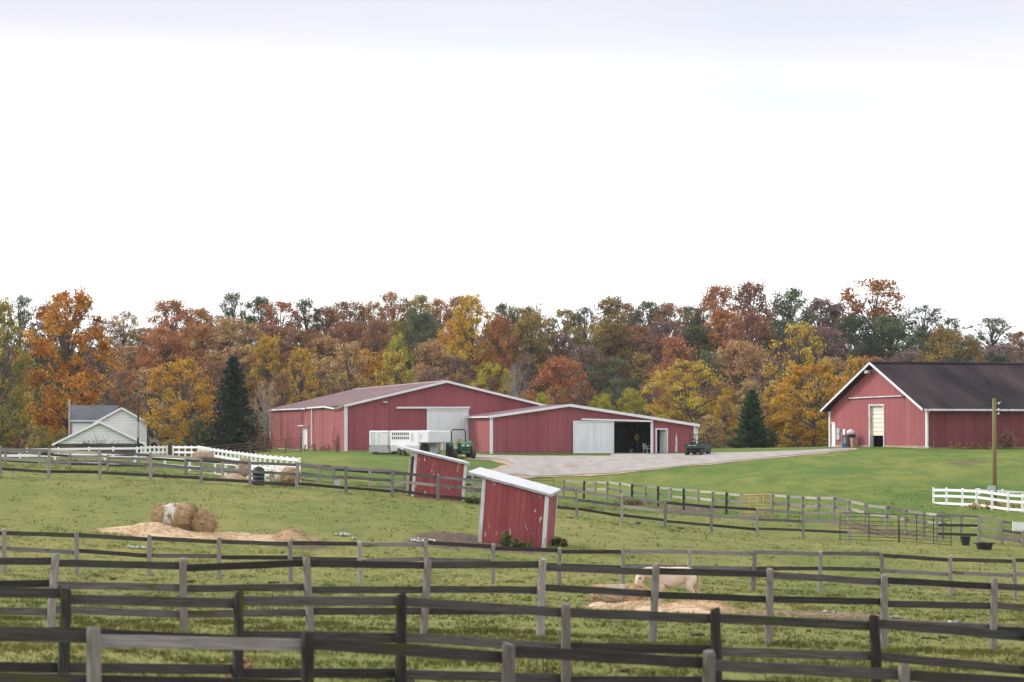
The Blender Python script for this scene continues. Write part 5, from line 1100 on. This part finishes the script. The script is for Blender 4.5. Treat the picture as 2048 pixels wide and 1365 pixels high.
# gooseneck stock trailer
p = W(838, 908, 236.5); zb = gz(p.x, 236.5)
t = thing('stock_trailer', 'long white gooseneck stock trailer with two rows of slatted windows', 'trailer', (p.x, 236.5, zb), R(25))
w, hgt, ln, zz = 1.95, 2.12, 6.2, .42
MB().cbox(0, w, 0, ln, zz, hgt, .06).build('body', M['white_tr'], t)
MB().cbox(.02, w + .06, -2.0, .02, 1.14, hgt + .04, .08).build('nose', M['white_tr'], t)
for k in range(7): MB().cbox(.05, w - .05, .3 + k * .85, .4 + k * .85, hgt, hgt + .07, .02).build('roof_rib', M['white_tr'], t)
for r_ in (0, 1):
    for k in range(9):
        y = 2.2 + k * .42; z = 1.42 + r_ * .35; MB().cbox(-.012, .01, y, y + .25, z, z + .24, .004).build('slat_window', M['black'], t)
MB().cbox(-.02, .01, 1.25, 1.65, 1.3, 1.95, .006).build('side_window', M['box_grey'], t); MB().cbox(.0, .015, -1.2 + .7, -.2 + .0, 1.5, 1.85, .004).build('nose_window', M['box_grey'], t)
MB().cbox(-.015, .01, .1, ln - .1, zz, zz + .5, .005).build('lower_band', M['alu'], t)
for s in (0, 1):
    for y in (3.2, 4.1): wheel(t, 'wheel', -.02 if s == 0 else w + .02, y, .37, .37, .22, M['rubber'], M['rim_grey'])
    MB().box((-.2 if s == 0 else w), (0 if s == 0 else w + .2), 2.7, 4.6, .78, .83).build('mudguard', M['white_tr'], t)
wheel(t, 'spare_wheel', .42, -.16, .72, .4, .22, M['rubber'], M['rim_grey'], 'y')
MB().cbox(.85, 1.55, -.5, -.05, .3, .78, .02).build('tool_box', M['white_tr'], t)
for x in (.9, 1.55): MB().tube([(x, -1.75, 1.16), (x, -1.5, .28)], .055, 7).build('landing_leg', M['box_grey'], t); MB().cbox(x - .12, x + .12, -1.62, -1.38, 0, .06, .01).build('foot_plate', M['box_grey'], t)
MB().tube([(1.2, -1.7, 1.16), (1.2, -1.7, .62)], .07, 8).build('hitch_coupler', M['rim_yellow'], t)
MB().cbox(.05, w, -.03, .0, .2, zz + .05, .01).build('front_sill', M['box_grey'], t)
# tractor facing us
p = W(926, 912, 235); zb = gz(p.x, 236)
t = thing('tractor', 'green tractor with yellow wheels and black roll bar parked by the long barn door', 'tractor', (p.x, 236, zb), R(14))
G, YL, BK = M['tr_green'], M['tr_yellow'], M['black']
for s in (-1, 1):
    wheel(t, 'rear_wheel', s * .82, 1.5, .66, .66, .42, M['rubber'], M['rim_yellow'], 'x', .6)
    wheel(t, 'front_wheel', s * .78, -.35, .38, .38, .3, M['rubber'], M['rim_yellow'], 'x', .58)
    MB().add(*(lambda a: ([(s * .62, 1.5 + .78 * math.cos(q), .66 + .78 * math.sin(q)) for q in a] + [(s * 1.0, 1.5 + .76 * math.cos(q), .66 + .76 * math.sin(q)) for q in a] + [(s * .62, 1.5 + .72 * math.cos(q), .66 + .72 * math.sin(q)) for q in a] + [(s * 1.0, 1.5 + .7 * math.cos(q), .66 + .7 * math.sin(q)) for q in a],
        [(i, i + 1, 9 + i, 8 + i) for i in range(7)] + [(16 + i, 24 + i, 25 + i, 17 + i) for i in range(7)] + [(i, 16 + i, 17 + i, i + 1) for i in range(7)] + [(8 + i, 9 + i, 25 + i, 24 + i) for i in range(7)] + [(0, 8, 24, 16), (7, 23, 31, 15)]))(np.linspace(.25, 2.7, 8))).build('fender', G, t)
    MB().cbox(s * .2 - .12, s * .2 + .12, -.87, -.83, 1.0, 1.1, .01).build('headlight', M['lamp'], t)
    MB().tube([(s * .6, 1.75, .9), (s * .6, 1.75, 2.25), (s * .5, 1.75, 2.38), (0, 1.75, 2.38)], .05, 8).build('roll_bar', BK, t)
    MB().cbox(s * .88 - .06, s * .88 + .06, 1.0, 1.05, 1.42, 1.5, .01).build('marker_lamp', M['red'], t)
MB().prism([(-.84, .62), (-.84, 1.1), (-.7, 1.24), (.55, 1.34), (.55, .62)], -.36, .36, 0, Matrix(((1, 0, 0, 0), (0, 1, 0, 0), (0, 0, 1, 0), (0, 0, 0, 1)))).build('hood', G, t)
MB().cbox(-.3, .3, -.875, -.83, .62, .98, .02).build('grille', BK, t)
for k in range(4): MB().box(-.28, .28, -.89, -.875, .66 + k * .08, .69 + k * .08).build('grille_bar', G, t)
MB().cbox(-.3, .3, -.6, 1.7, .4, .72, .03).build('engine_block', BK, t)
MB().cbox(-.7, .7, -.43, -.27, .34, .46, .02).build('front_axle', BK, t); MB().cbox(-.75, .75, 1.4, 1.6, .55, .78, .04).build('rear_axle', G, t)
MB().cbox(-.6, .6, .6, 1.2, .68, .74, .02).build('foot_deck', BK, t)
MB().cbox(-.25, .25, 1.25, 1.65, .98, 1.1, .04).build('seat', YL, t); MB().cbox(-.24, .24, 1.62, 1.74, 1.08, 1.48, .05).build('seat_back', YL, t)
MB().tube([(0, .75, 1.2), (0, .95, 1.42)], .03, 6).build('steering_column', BK, t)
MB().tube([(.2 * math.cos(a), .95 + .09 * math.sin(a), 1.42 + .18 * math.sin(a)) for a in np.linspace(0, 6.283, 15)], .02, 6).build('steering_wheel', BK, t)
MB().cbox(-.34, .34, .5, .7, 1.1, 1.38, .04).build('dashboard', G, t)
MB().cbox(-.35, .35, -.98, -.87, .42, .6, .02).build('front_weight', G, t)
# utility vehicle seen from behind
p = W(1385, 908.5, 240); zb = gz(p.x, 240)
t = thing('utility_vehicle', 'dark green utility vehicle with cargo bed and roll cage by the low barn corner', 'utility vehicle', (p.x, 240, zb), R(-22))
UG = M['utv_green']
for s in (-1, 1):
    for y, nm in ((.45, 'wheel'), (2.35, 'wheel')): wheel(t, nm, s * .62, y, .31, .31, .27, M['rubber'], M['rim_grey'])
MB().cbox(-.68, .68, -.05, 1.1, .72, .8, .02).build('bed_floor', BK, t)
MB().cbox(-.72, .72, -.1, -.04, .62, .98, .02).build('tailgate', UG, t)
for s in (-1, 1): MB().cbox(s * .7 - .03, s * .7 + .03, -.04, 1.1, .66, .98, .02).build('bed_side', UG, t)
MB().cbox(-.72, .72, 1.1, 1.16, .66, 1.0, .02).build('bed_front', UG, t)
for s in (-1, 1):
    for k in range(5 if s < 0 else 6): MB().box(s * .2 + (k - 2.5) * .055 - .02, s * .2 + (k - 2.5) * .055 + .02, -.104, -.1, .84, .89).build('worn_lettering', M['white'], t)
MB().prism([(1.2, .32), (3.0, .32), (3.15, .6), (3.05, .9), (2.5, .98), (2.3, .62), (1.2, .62)], -.66, .66, 0).build('cab_body', UG, t)
MB().cbox(-.5, .5, .0, 2.9, .28, .42, .03).build('chassis', BK, t)
MB().cbox(-.6, .6, 1.3, 1.75, .62, .8, .04).build('bench_seat', BK, t)
for x in (-.36, .3): MB().cbox(x - .2, x + .2, 1.2, 1.32, .82, 1.18, .04).build('seat_back', BK, t); MB().cbox(x - .12, x + .12, 1.2, 1.28, 1.3, 1.46, .03).build('headrest', BK, t)
for s in (-1, 1):
    MB().tube([(s * .62, 1.18, .98), (s * .58, 1.25, 1.78), (s * .56, 2.2, 1.8), (s * .64, 2.9, .95)], .035, 7).build('roll_cage', BK, t)
for y in (1.25, 2.2): MB().tube([(-.58, y, 1.79), (.58, y, 1.79)], .03, 6).build('cage_bar', BK, t)
MB().tube([(-.6, 1.2, 1.3), (.6, 1.2, 1.3)], .025, 6).build('cage_bar', BK, t)
MB().tube([(-.3 + .16 * math.cos(a), 2.2, 1.15 + .16 * math.sin(a)) for a in np.linspace(0, 6.283, 13)], .018, 5).build('steering_wheel', BK, t)
MB().cbox(-.4, .4, -.14, -.06, .36, .44, .01).build('bumper', BK, t)
for s in (-1, 1): MB().cbox(s * .55 - .06, s * .55 + .06, -.115, -.1, .66, .74, .005).build('tail_light', M['red'], t)
# ------------------------------------------------------------------ hay
hr = np.random.RandomState(8)
def lump(name, nx_, ny_, zfun, material, parent, rx, ry, jit=.03):
    """a heap laid on the ground: height field over an uneven oval, edges sunk into the turf"""
    v, f = [], []
    nr, na = nx_, ny_
    for i in range(nr + 1):
        for k in range(na):
            a = 6.283 * k / na; e = 1 + .18 * math.sin(3 * a + nr) + .1 * math.sin(7 * a + na)
            r = (i / nr) * e; x, y = rx * r * math.cos(a), ry * r * math.sin(a)
            g0 = gz(parent.location.x + x, parent.location.y + y) - parent.location.z
            v.append((x, y, g0 + zfun(x / rx, y / ry) * (1 - (i / nr) ** 2.5) + float(hr.normal(0, jit)) * (i < nr) - (.06 if i == nr else 0)))
    for i in range(nr):
        for k in range(na): f.append((i * na + k, i * na + (k + 1) % na, (i + 1) * na + (k + 1) % na, (i + 1) * na + k))
    return MB().add(v, f).build(name, material, parent, True)
def strands(name, pts, ln, w, material, parent, droop=.6):
    """loose stalks as slim triangles standing off the given local points"""
    P_ = np.array(pts); n = len(P_); d = hr.normal(size=(n, 3)); d[:, 2] = np.abs(d[:, 2]) * droop; d /= np.linalg.norm(d, axis=1)[:, None]
    s = hr.normal(size=(n, 3)); s -= d * (s * d).sum(1)[:, None]; s /= np.linalg.norm(s, axis=1)[:, None]
    L = ln * hr.uniform(.5, 1.4, (n, 1)); a = P_ - d * L * .4
    V_ = np.stack([a - s * w, a + s * w, P_ + d * L * .6], 1).reshape(-1, 3)
    o = bpy.data.objects.new(name, npmesh(name, V_, np.arange(len(V_)).reshape(-1, 3), material)); COL.objects.link(o); o.parent = parent; o['kind'] = 'stuff'; return o
def heap_points(par, n, rx, ry, zf, lift=.02):
    out = []
    for _ in range(n):
        a, r = hr.uniform(0, 6.283), math.sqrt(hr.uniform(0, 1.15)); x, y = r * math.cos(a), r * math.sin(a)
        out.append((x * rx, y * ry, gz(par.location.x + x * rx, par.location.y + y * ry) - par.location.z + zf(x, y) * max(0, 1 - r ** 2.5) + lift))
    return out
def bale(name, label, mtx, r, L, core, wrapm=None, wrap=(.3, .55), seed=1, sag=.85, frayed=500, cat='hay bale'):
    """round bale lying on its side, axle along local x"""
    t = thing(name, label, cat, mtx=mtx); q = np.random.RandomState(seed); v, f = [], []; n, m = 22, 9
    for i in range(m + 1):
        x = -L / 2 + L * i / m; e = 1 - .1 * abs(2 * i / m - 1) ** 4
        for k in range(n):
            a = 6.283 * k / n; rr = r * e * (1 + q.normal(0, .055)); v.append((x + q.normal(0, .02), rr * math.cos(a), r * sag + rr * math.sin(a) * (sag if math.sin(a) < 0 else 1)))
    for i in range(m):
        for k in range(n): f.append((i * n + k, i * n + (k + 1) % n, (i + 1) * n + (k + 1) % n, (i + 1) * n + k))
    for e, s in ((0, -1), (m, 1)):
        o0 = len(v)
        for kk, rad in ((1, .66), (2, .33)):
            for k in range(n): a = 6.283 * k / n; v.append((s * (L / 2 + .06 * kk + q.normal(0, .03)), r * rad * math.cos(a), r * sag + r * rad * math.sin(a)))
        v.append((s * (L / 2 + .17), 0, r * sag))
        for k in range(n):
            f += [(e * n + k, e * n + (k + 1) % n, o0 + (k + 1) % n, o0 + k), (o0 + k, o0 + (k + 1) % n, o0 + n + (k + 1) % n, o0 + n + k), (o0 + n + k, o0 + n + (k + 1) % n, o0 + 2 * n)]
    MB().add(v, f).build('bale_core', core, t)
    if wrapm:
        wv, wf = [], []
        for i in range(4):
            x = -L / 2 + L * (wrap[0] + (wrap[1] - wrap[0]) * i / 3)
            for k in range(n + 1): a = -.5 + (math.pi + 1.) * k / n; wv.append((x + .03 * math.sin(5 * a + i), r * 1.03 * math.cos(a), r * sag + r * 1.03 * math.sin(a) * (sag if math.sin(a) < 0 else 1)))
        for i in range(3):
            for k in range(n): wf.append((i * (n + 1) + k, i * (n + 1) + k + 1, (i + 1) * (n + 1) + k + 1, (i + 1) * (n + 1) + k))
        MB().add(wv, wf).build('net_wrap', wrapm, t, True)
    pts = []
    for _ in range(frayed):
        a = q.uniform(0, 6.283)
        if q.uniform() < .55: rr = r * math.sqrt(q.uniform()); x = (1 if q.uniform() < .5 else -1) * (L / 2 + .05)
        else:
            rr = r * 1.02; u = q.uniform()
            if wrapm and wrap[0] < u < wrap[1] and q.uniform() < .55: continue
            x = -L / 2 + L * u
        pts.append((x, rr * math.cos(a), r * sag + rr * math.sin(a) * (sag if math.sin(a) < 0 else 1)))
    strands('loose_stalks', pts, .3, .012, M['straw'] if core is M['hay'] else M['hay_dark'], t, .3); return t
def heap(name, label, px, py, rx, ry, zf, material, cat='hay', stalks=900, sm=None):
    c = hit(px, py); t = thing(name, label, cat, c); lump('heap', 12, 34, zf, material, t, rx, ry); strands('loose_stalks', heap_points(t, stalks, rx, ry, zf), .22, .011, sm or M['straw'], t); return t
heap('straw_heap', 'spread of trodden pale straw all round the netted hay bale', 345, 1070, 3.1, 1.9, lambda x, y: .1 + .34 * math.exp(-((x + .28) / .3) ** 2 - ((y - .25) / .7) ** 2), M['straw'], stalks=2200)
heap('straw_heap', 'thin tongue of pale straw between the netted bale and the brown heap', 500, 1076, 1.9, 1.5, lambda x, y: .09, M['straw'], stalks=700)
heap('rotting_hay_heap', 'low brown heap of rotting hay with a dark crest near torn netting', 585, 1079, 1.25, 1.4, lambda x, y: .42 * math.exp(-(x / .5) ** 2), M['hay_dark'], stalks=500, sm=M['brown_hay'])
c = hit(362, 1066); bale('hay_bale', 'half eaten round hay bale with a white net band in the middle paddock', Matrix.Translation(c + Vector((-.25, .3, 0))) @ Matrix.Rotation(R(-14), 4, 'Z'), .66, 1.5, M['hay_dark'], M['net'], (.3, .62), 3, .78, 1300)
c = hit(402, 1068); bale('hay_bale', 'squat torn hay bale end slumped against the netted bale', Matrix.Translation(c + Vector((0, .1, -.05))) @ Matrix.Rotation(R(-60), 4, 'Z'), .56, .8, M['hay_dark'], None, seed=4, sag=.8, frayed=700)
heap('straw_heap', 'straw scattered around the ponys hay under the grey fence', 1330, 1220, 2.3, 2.6, lambda x, y: .12 + .1 * math.sin(5 * x) ** 2, M['straw'], stalks=2600)
c = hit(1237, 1213); bale('hay_bale', 'fraying round hay bale the cream horse is eating from', Matrix.Translation(c + Vector((0, .2, -.02))) @ Matrix.Rotation(R(-8), 4, 'Z'), .37, 1.35, M['hay'], M['net_grey'], (.16, .66), 6, .8, 2200)
heap('loose_hay_mound', 'tousled mound of loose hay below the cream horses belly', 1405, 1217, .95, 1.2, lambda x, y: .26, M['hay'], stalks=1100)
heap('trodden_hay', 'brown trodden hay strung out along the mud behind the grey fence', 1630, 1231, 2.2, 1.3, lambda x, y: .05, M['trodden'], stalks=900, sm=M['brown_hay'])
# bales behind the left fence
def bale_px(label, px, py, Y, r, L, core, wrapm, rz, seed, **k):
    p = W(px, py, Y); return bale('hay_bale', label, Matrix.Translation((p.x, Y, gz(p.x, Y))) @ Matrix.Rotation(rz, 4, 'Z'), r, L, core, wrapm, seed=seed, **k)
bale_px('grey netted hay bale with frayed straw end right beside the black feed barrel', 570, 960, 147, .52, 1.3, M['hay_dark'], M['net'], R(-35), 11, wrap=(.15, .6), frayed=500)
p = W(406, 903, 190); bale('hay_bale', 'tan topped hay bale rising above the white ladder like fence', Matrix.Translation((p.x, 190, p.z - 1.03)) @ Matrix.Rotation(R(10), 4, 'Z'), .53, 1.2, M['brown_hay'], None, seed=12, sag=.95, frayed=300)
p = W(488, 918, 165); bale('hay_bale', 'small pinkish brown hay stack behind the grey rails left of the barrel', Matrix.Translation((p.x, 165, p.z - 1.05)) @ Matrix.Rotation(R(80), 4, 'Z') @ Matrix.Diagonal((1, .5, 1, 1)), .55, .9, M['brown_hay'], None, seed=13, sag=.95, frayed=300)
heap('straw_heap', 'pinkish brown straw heap between the black barrel and the paddock fence', 468, 958, .8, 3.0, lambda x, y: .28 * math.exp(-(x / .7) ** 2), M['brown_hay'], stalks=500)
p = W(517, 962, 145); t = thing('feed_barrel', 'black domed plastic feed barrel behind the paddock fence post', 'barrel', (p.x, 145, gz(p.x, 145)))
MB().lathe([(.28, 0), (.3, .08), (.3, .55), (.33, .6), (.33, .66)], 18).build('barrel_body', M['black'], t, False); MB().lathe([(.34, .66), (.33, .7), (.26, .85), (.12, .94), (.02, .96)], 18).build('dome_lid', M['black'], t, True)
for z in (.2, .4): MB().lathe([(.3, z), (.315, z + .015), (.315, z + .035), (.3, z + .05)], 18).build('hoop', M['bin_grey'], t)
# buckets by the double gate
p = hit(1931, 1091); t = thing('black_bucket', 'tall black rubber bucket near the double tube gate', 'bucket', p); MB().lathe([(.2, 0), (.26, .42), (.29, .44), (.29, .47), (.25, .47), (.19, .05)], 18).build('pail', M['black'], t); MB().tube([(-.27, 0, .45), (-.1, -.1, .36), (.1, -.1, .36), (.27, 0, .45)], .012, 5).build('handle', M['alu'], t)
p = hit(1969, 1099); t = thing('stock_tub', 'wide low black rubber stock tub in the grass by the buckets', 'tub', p); MB().lathe([(.37, 0), (.44, .28), (.47, .31), (.47, .34), (.42, .34), (.35, .05)], 22).build('tub_wall', M['black'], t)
for s in (-1, 1): MB().tube([(s * .45, -.1, .31), (s * .53, -.06, .3), (s * .53, .06, .3), (s * .45, .1, .31)], .02, 5).build('handle', M['black'], t)
p = W(2040, 1054, 152.2); t = thing('hanging_feeder', 'white moulded plastic feeder hung over the pale right hand fence', 'feeder', p); MB().prism([(-.4, -.22), (.4, -.22), (.36, .22), (-.4, .26)], -.12, .1).build('trough', M['plastic_white'], t)
for k in range(5): MB().cbox(-.34 + k * .15, -.24 + k * .15, -.14, -.12, -.16, .17, .008).build('trough_rib', M['vinyl'], t)
p = hit(684, 974, 120, 200); 
for px, w_, h_, m_, l in ((679, .3, .4, 'box_grey', 'small grey salt block stand behind the grey fence'), ):
    p = W(px, 974, 170); t = thing('feed_box', l, 'box', (p.x, 170, gz(p.x, 170))); MB().cbox(-w_, w_ * .1, -.2, .2, 0, h_, .02).build('box_side', M[m_], t); MB().cbox(-w_ * 1.1, w_ * .15, -.24, .24, h_, h_ + .05, .01).build('box_rim', M['black'], t)
# torn bale netting lying about
def netting(label, px, py, w, d, seed, m='net_green'):
    c = hit(px, py); q = random.Random(seed); t = MB(); n, k = 13, 7; v = []; w *= .8; d *= .7
    for i in range(n):
        for j in range(k):
            x, y = -w / 2 + w * i / (n - 1) + q.uniform(-.06, .06), (-d / 2 + d * j / (k - 1)) * (.4 + .6 * math.sin(math.pi * (i + .5) / n)) + q.uniform(-.08, .08)
            v.append((x, y, gz(c.x + x, c.y + y) - c.z + .03 + abs(q.gauss(0, .035))))
    f = [(i * k + j, i * k + j + 1, (i + 1) * k + j + 1, (i + 1) * k + j) for i in range(n - 1) for j in range(k - 1) if q.random() < .6]
    o = t.add(v, f).build('torn_netting', M[m]); o.location = c; tag(o, label, 'netting', 'scraps of torn bale netting')
netting('white scrap of bale netting right of the rotting hay heap', 684, 1071, .8, 1.6, 1); netting('pale green netting trailing into the mud left of the nearer shed', 845, 1083, 1.3, 2.2, 2)
netting('tiny white netting scrap between the hay heap and the mud', 706, 1079, .25, .6, 3); netting('long white netting strip behind the second rail under the straw', 275, 1097, 1.0, 1.0, 4)
netting('greenish netting crumpled in the mud strip behind the grey fence', 1660, 1228, .5, .9, 5); netting('white netting bunched beside the grey post right of the horse', 1795, 1238, .45, .9, 6); netting('faint netting scrap farthest right in the mud strip', 1910, 1248, .4, .7, 7); netting('thin netting shred beside the nearer sheds left corner', 900, 1092, .9, 1.0, 8, 'net')
# droppings
q = random.Random(12)
spots = [(225, 1160), (382, 1166), (150, 1167), (245, 1305), (230, 1252), (548, 1168), (597, 1173), (550, 1253), (660, 1260), (1067, 1189), (1160, 1194), (1245, 1345), (1395, 1272), (1485, 1267), (1620, 1264), (1850, 1278), (1890, 1278), (440, 962), (1232, 1050), (1275, 1048), (1360, 1058), (1140, 1037)]
for i, (px, py) in enumerate(spots):
    c = hit(px, py); mb = MB(); s = q.uniform(.06, .11) * (1.25 if c.y > 90 else 1)
    for k in range(6): mb.lathe([(.004, 0), (s * .42, s * .12), (s * .5, s * .35), (s * .3, s * .62), (.004, s * .72)], 7, Matrix.Translation((q.uniform(-1.3, 1.3) * s, q.uniform(-1, 1) * s, q.uniform(-.1, .12) * s)) @ Matrix.Rotation(q.uniform(-.4, .4), 4, 'X'))
    row = 'before the second nearest fence' if c.y < 48 else 'behind the second nearest fence' if c.y < 60 else 'behind the horse fence' if c.y < 88 else 'before the two rail fence' if c.y < 103 else 'on the slope before the sheds'
    k = min(range(len(F3)), key=lambda z: abs(F3[z][0] - px)); ORD = 'edge first second third fourth fifth sixth seventh eighth ninth tenth'.split()
    l = f"horse droppings {row}, {'left' if px < F3[k][0] else 'right'} of the {ORD[k]} horse fence post"
    if l in used: l = f"horse droppings {row}, farther {'left' if px < F3[k][0] else 'right'} of the {ORD[k]} horse fence post"
    if l in used: continue
    used[l] = 1; o = mb.build('droppings', M['manure'], None, True); o.location = c; tag(o, l, 'droppings', 'horse droppings in the paddocks')
# weeds at the sheds and fences
LM['weed'] = leafmat('weed_leaves', (.09, .15, .04), (.15, .21, .06), (.25, .25, .09))
def weed(label, px, py, n, h_, spread, seed, leaf='weed'):
    c = hit(px, py); q = np.random.RandomState(seed); t = thing('weed_clump', label, 'weeds', c); mb = MB(); cs = []
    for i in range(n):
        x, y = q.normal(0, spread), q.normal(0, spread * .4); H = h_ * q.uniform(.4, 1.1); lx, ly = q.normal(0, .12, 2) * H
        z0 = gz(c.x + x, c.y + y) - c.z; mb.tube([(x, y, z0 - .03), (x + lx * .4, y + ly * .4, z0 + H * .5), (x + lx, y + ly, z0 + H)], [.012, .01, .005], 4, cap=False)
        k = 16; u = q.uniform(.15, 1, k); cs.append(np.stack([x + lx * u + q.normal(0, .06, k), y + ly * u + q.normal(0, .06, k), z0 + H * u], -1))
    cc = np.concatenate(cs); V_ = add_quads(cc, .075 if c.y > 60 else .03, q); me = leafy('leaves', V_, np.stack([q.uniform(0, 1, len(cc)), q.uniform(0, 1, len(cc))], -1), LM[leaf]); o = bpy.data.objects.new('leaves', me); COL.objects.link(o); o.parent = t
    mb.build('stems', M['bark'], t)['kind'] = 'stuff'; o['kind'] = 'stuff'
weed('tall green weeds against the peeling wall of the nearer shed', 1010, 1093, 18, .65, .2, 1); weed('low weeds along the right half of the nearer shed wall', 1035, 1096, 20, .35, .3, 2); weed('leafy weeds at the back corner of the nearer shed', 1110, 1092, 12, .42, .22, 3)
weed('small weeds between both red sheds', 945, 1008, 20, .35, .3, 4); weed('yellowing weeds under the nearest fence', 1085, 1362, 34, .42, .2, 5, 'greenyellow'); weed('dry grass tuft at the foot of the dark fence post', 478, 1372, 26, .5, .1, 6, 'tan'); weed('green tuft by the tall dark post in the second fence', 800, 1378, 26, .3, .12, 7)
weed('dry weeds round the foot of the mossy pole', 1985, 1018, 40, .4, .9, 8, 'tan'); weed('tall dead weeds against the red long side of the hill barn', 2010, 898, 50, 1.7, .9, 9, 'brown'); weed('low scrub along the footing of the hill barn', 1950, 899, 40, .7, 1.2, 10, 'brown'); weed('dead vine standing against the long barns left wall', 673, 905, 12, 2.2, .15, 11, 'brown'); weed('rusty weeds at the left wall of the long barn', 640, 903, 20, .8, .8, 12, 'brown')
weed('brush under the low rail of the pale fence', 1270, 1010, 40, .4, .7, 13, 'olive')
# ------------------------------------------------------------------ the horse
c = hit(1345, 1214); YAW = R(180 + 10)
t = thing('horse', 'cream coloured horse with a white face lowering its head to the hay bale', 'horse', c, YAW)
SK = dict(  # joint: position (x forward, y left, z up), radius
    pelvis=((-.56, 0, .95), .29), loin=((-.28, 0, .88), .29), barrel=((.02, 0, .8), .335), chest=((.34, 0, .82), .3), neck0=((.56, 0, .91), .25), neck1=((.74, 0, .95), .2), poll=((.9, .0, .96), .17), brow=((.98, 0, .85), .165), face=((1.03, 0, .7), .135), nose=((1.06, 0, .56), .105), muzzle=((1.07, 0, .46), .095), rump=((-.74, 0, .9), .2))
ED = [('pelvis', 'loin'), ('loin', 'barrel'), ('barrel', 'chest'), ('chest', 'neck0'), ('neck0', 'neck1'), ('neck1', 'poll'), ('poll', 'brow'), ('brow', 'face'), ('face', 'nose'), ('nose', 'muzzle'), ('pelvis', 'rump')]
for s, n_s in ((1, 'l'), (-1, 'r')):
    fx, hx = (.06 if s > 0 else -.04), (.08 if s > 0 else -.06)
    for k, (pt, r_) in dict(sh=((.36, s * .12, .68), .16), el=((.36, s * .13, .53), .105), kn=((.4 + fx, s * .13, .35), .052), fe=((.39 + fx, s * .13, .13), .036), ho=((.42 + fx, s * .13, .03), .05)).items(): SK['f' + k + n_s] = (pt, r_)
    for k, (pt, r_) in dict(hi=((-.56, s * .12, .74), .2), st=((-.47 + hx * .3, s * .14, .55), .14), hk=((-.7 + hx, s * .13, .38), .056), fe=((-.66 + hx, s * .13, .13), .038), ho=((-.62 + hx, s * .13, .03), .052)).items(): SK['h' + k + n_s] = (pt, r_)
    ED += [('chest', 'fsh' + n_s), ('fsh' + n_s, 'fel' + n_s), ('fel' + n_s, 'fkn' + n_s), ('fkn' + n_s, 'ffe' + n_s), ('ffe' + n_s, 'fho' + n_s), ('pelvis', 'hhi' + n_s), ('hhi' + n_s, 'hst' + n_s), ('hst' + n_s, 'hhk' + n_s), ('hhk' + n_s, 'hfe' + n_s), ('hfe' + n_s, 'hho' + n_s)]
ks = list(SK); me = bpy.data.meshes.new('body'); me.from_pydata([SK[k][0] for k in ks], [(ks.index(a), ks.index(b)) for a, b in ED], [])
me.materials.append(M['horse']); body = bpy.data.objects.new('body', me); COL.objects.link(body); body.parent = t
sm = body.modifiers.new('skin', 'SKIN'); sm.use_smooth_shade = True
for i, k in enumerate(ks): r_ = SK[k][1]; me.skin_vertices[0].data[i].radius = (r_ * (.82 if k in ('barrel', 'chest', 'loin', 'pelvis', 'neck0', 'neck1') else 1), r_); me.skin_vertices[0].data[i].use_root = (k == 'pelvis')
t.matrix_basis = t.matrix_basis @ Matrix.Diagonal((1.04, 1.08, 1.1, 1))
ss = body.modifiers.new('smooth', 'SUBSURF'); ss.levels = 2; ss.render_levels = 2
for s in (-1, 1):
    MB().lathe([(.003, -.034), (.026, -.02), (.034, 0), (.026, .02), (.003, .034)], 10, Matrix.Translation((1.02, s * .128, .82))).build('eye', M['black'], t, True)
    MB().lathe([(.006, -.03), (.03, .0), (.026, .06), (.003, .13)], 8, Matrix.Translation((.86, s * .07, .99)) @ Matrix.Rotation(s * -.3, 4, 'X') @ Matrix.Rotation(.4, 4, 'Y')).build('ear', M['horse'], t, True)
    MB().lathe([(.002, -.01), (.012, 0), (.002, .01)], 8, Matrix.Translation((1.12, s * .055, .49))).build('nostril', M['manure'], t, True)
    for k in ('fho', 'hho'):
        p = Vector(SK[k + ('l' if s > 0 else 'r')][0]); MB().lathe([(.062, -.03), (.05, .05), (.03, .06)], 10, Matrix.Translation((p.x + .01, p.y, 0.03))).build('hoof', M['bin_grey'], t)
mb = MB()
for i in range(44):
    u = hr.uniform(0, 1); a = Vector((.42, 0, 1.12)).lerp(Vector((.86, 0, 1.09)), u); s = hr.choice((-1, 1, 1)); mb.tube([a, a + Vector((.02, s * .1, -.03)), a + Vector((.03 + hr.normal(0, .03), s * (.14 + hr.normal(0, .01)), -.2 - hr.uniform(0, .12)))], [.016, .014, .004], 4, cap=False)
for i in range(10): a = Vector((.93, hr.uniform(-.04, .04), 1.02)); mb.tube([a, a + Vector((.06, 0, -.06)), a + Vector((.085 + hr.normal(0, .01), hr.normal(0, .02), -.2))], [.012, .01, .003], 4, cap=False)
o = mb.build('mane', M['mane'], t); mb = MB()
for i in range(34): a = Vector((-.72, hr.normal(0, .03), .98)); mb.tube([a, a + Vector((-.07, hr.normal(0, .03), -.1)), a + Vector((-.08 + hr.normal(0, .03), hr.normal(0, .04), -.4)), a + Vector((-.04 + hr.normal(0, .04), hr.normal(0, .04), -.62 - hr.uniform(0, .15)))], [.022, .02, .014, .003], 4, cap=False)
mb.build('tail', M['mane'], t)

# ------------------------------------------------------------------ haze
hm = bpy.data.materials.new('haze'); hm.use_nodes = True; hn, hl = hm.node_tree.nodes, hm.node_tree.links; hn.clear()
ho = hn.new('ShaderNodeOutputMaterial'); pv = hn.new('ShaderNodeVolumePrincipled'); pv.inputs['Color'].default_value = (.93, .94, 1, 1); pv.inputs['Density'].default_value = .00007; pv.inputs['Anisotropy'].default_value = .2
hl.new(pv.outputs[0], ho.inputs['Volume'])
hz_o = MB().box(-1000, 1000, -120, 1700, -6, 60).build('haze', hm); hz_o['kind'] = 'stuff'; hz_o['label'] = 'thin pale haze over the farm'
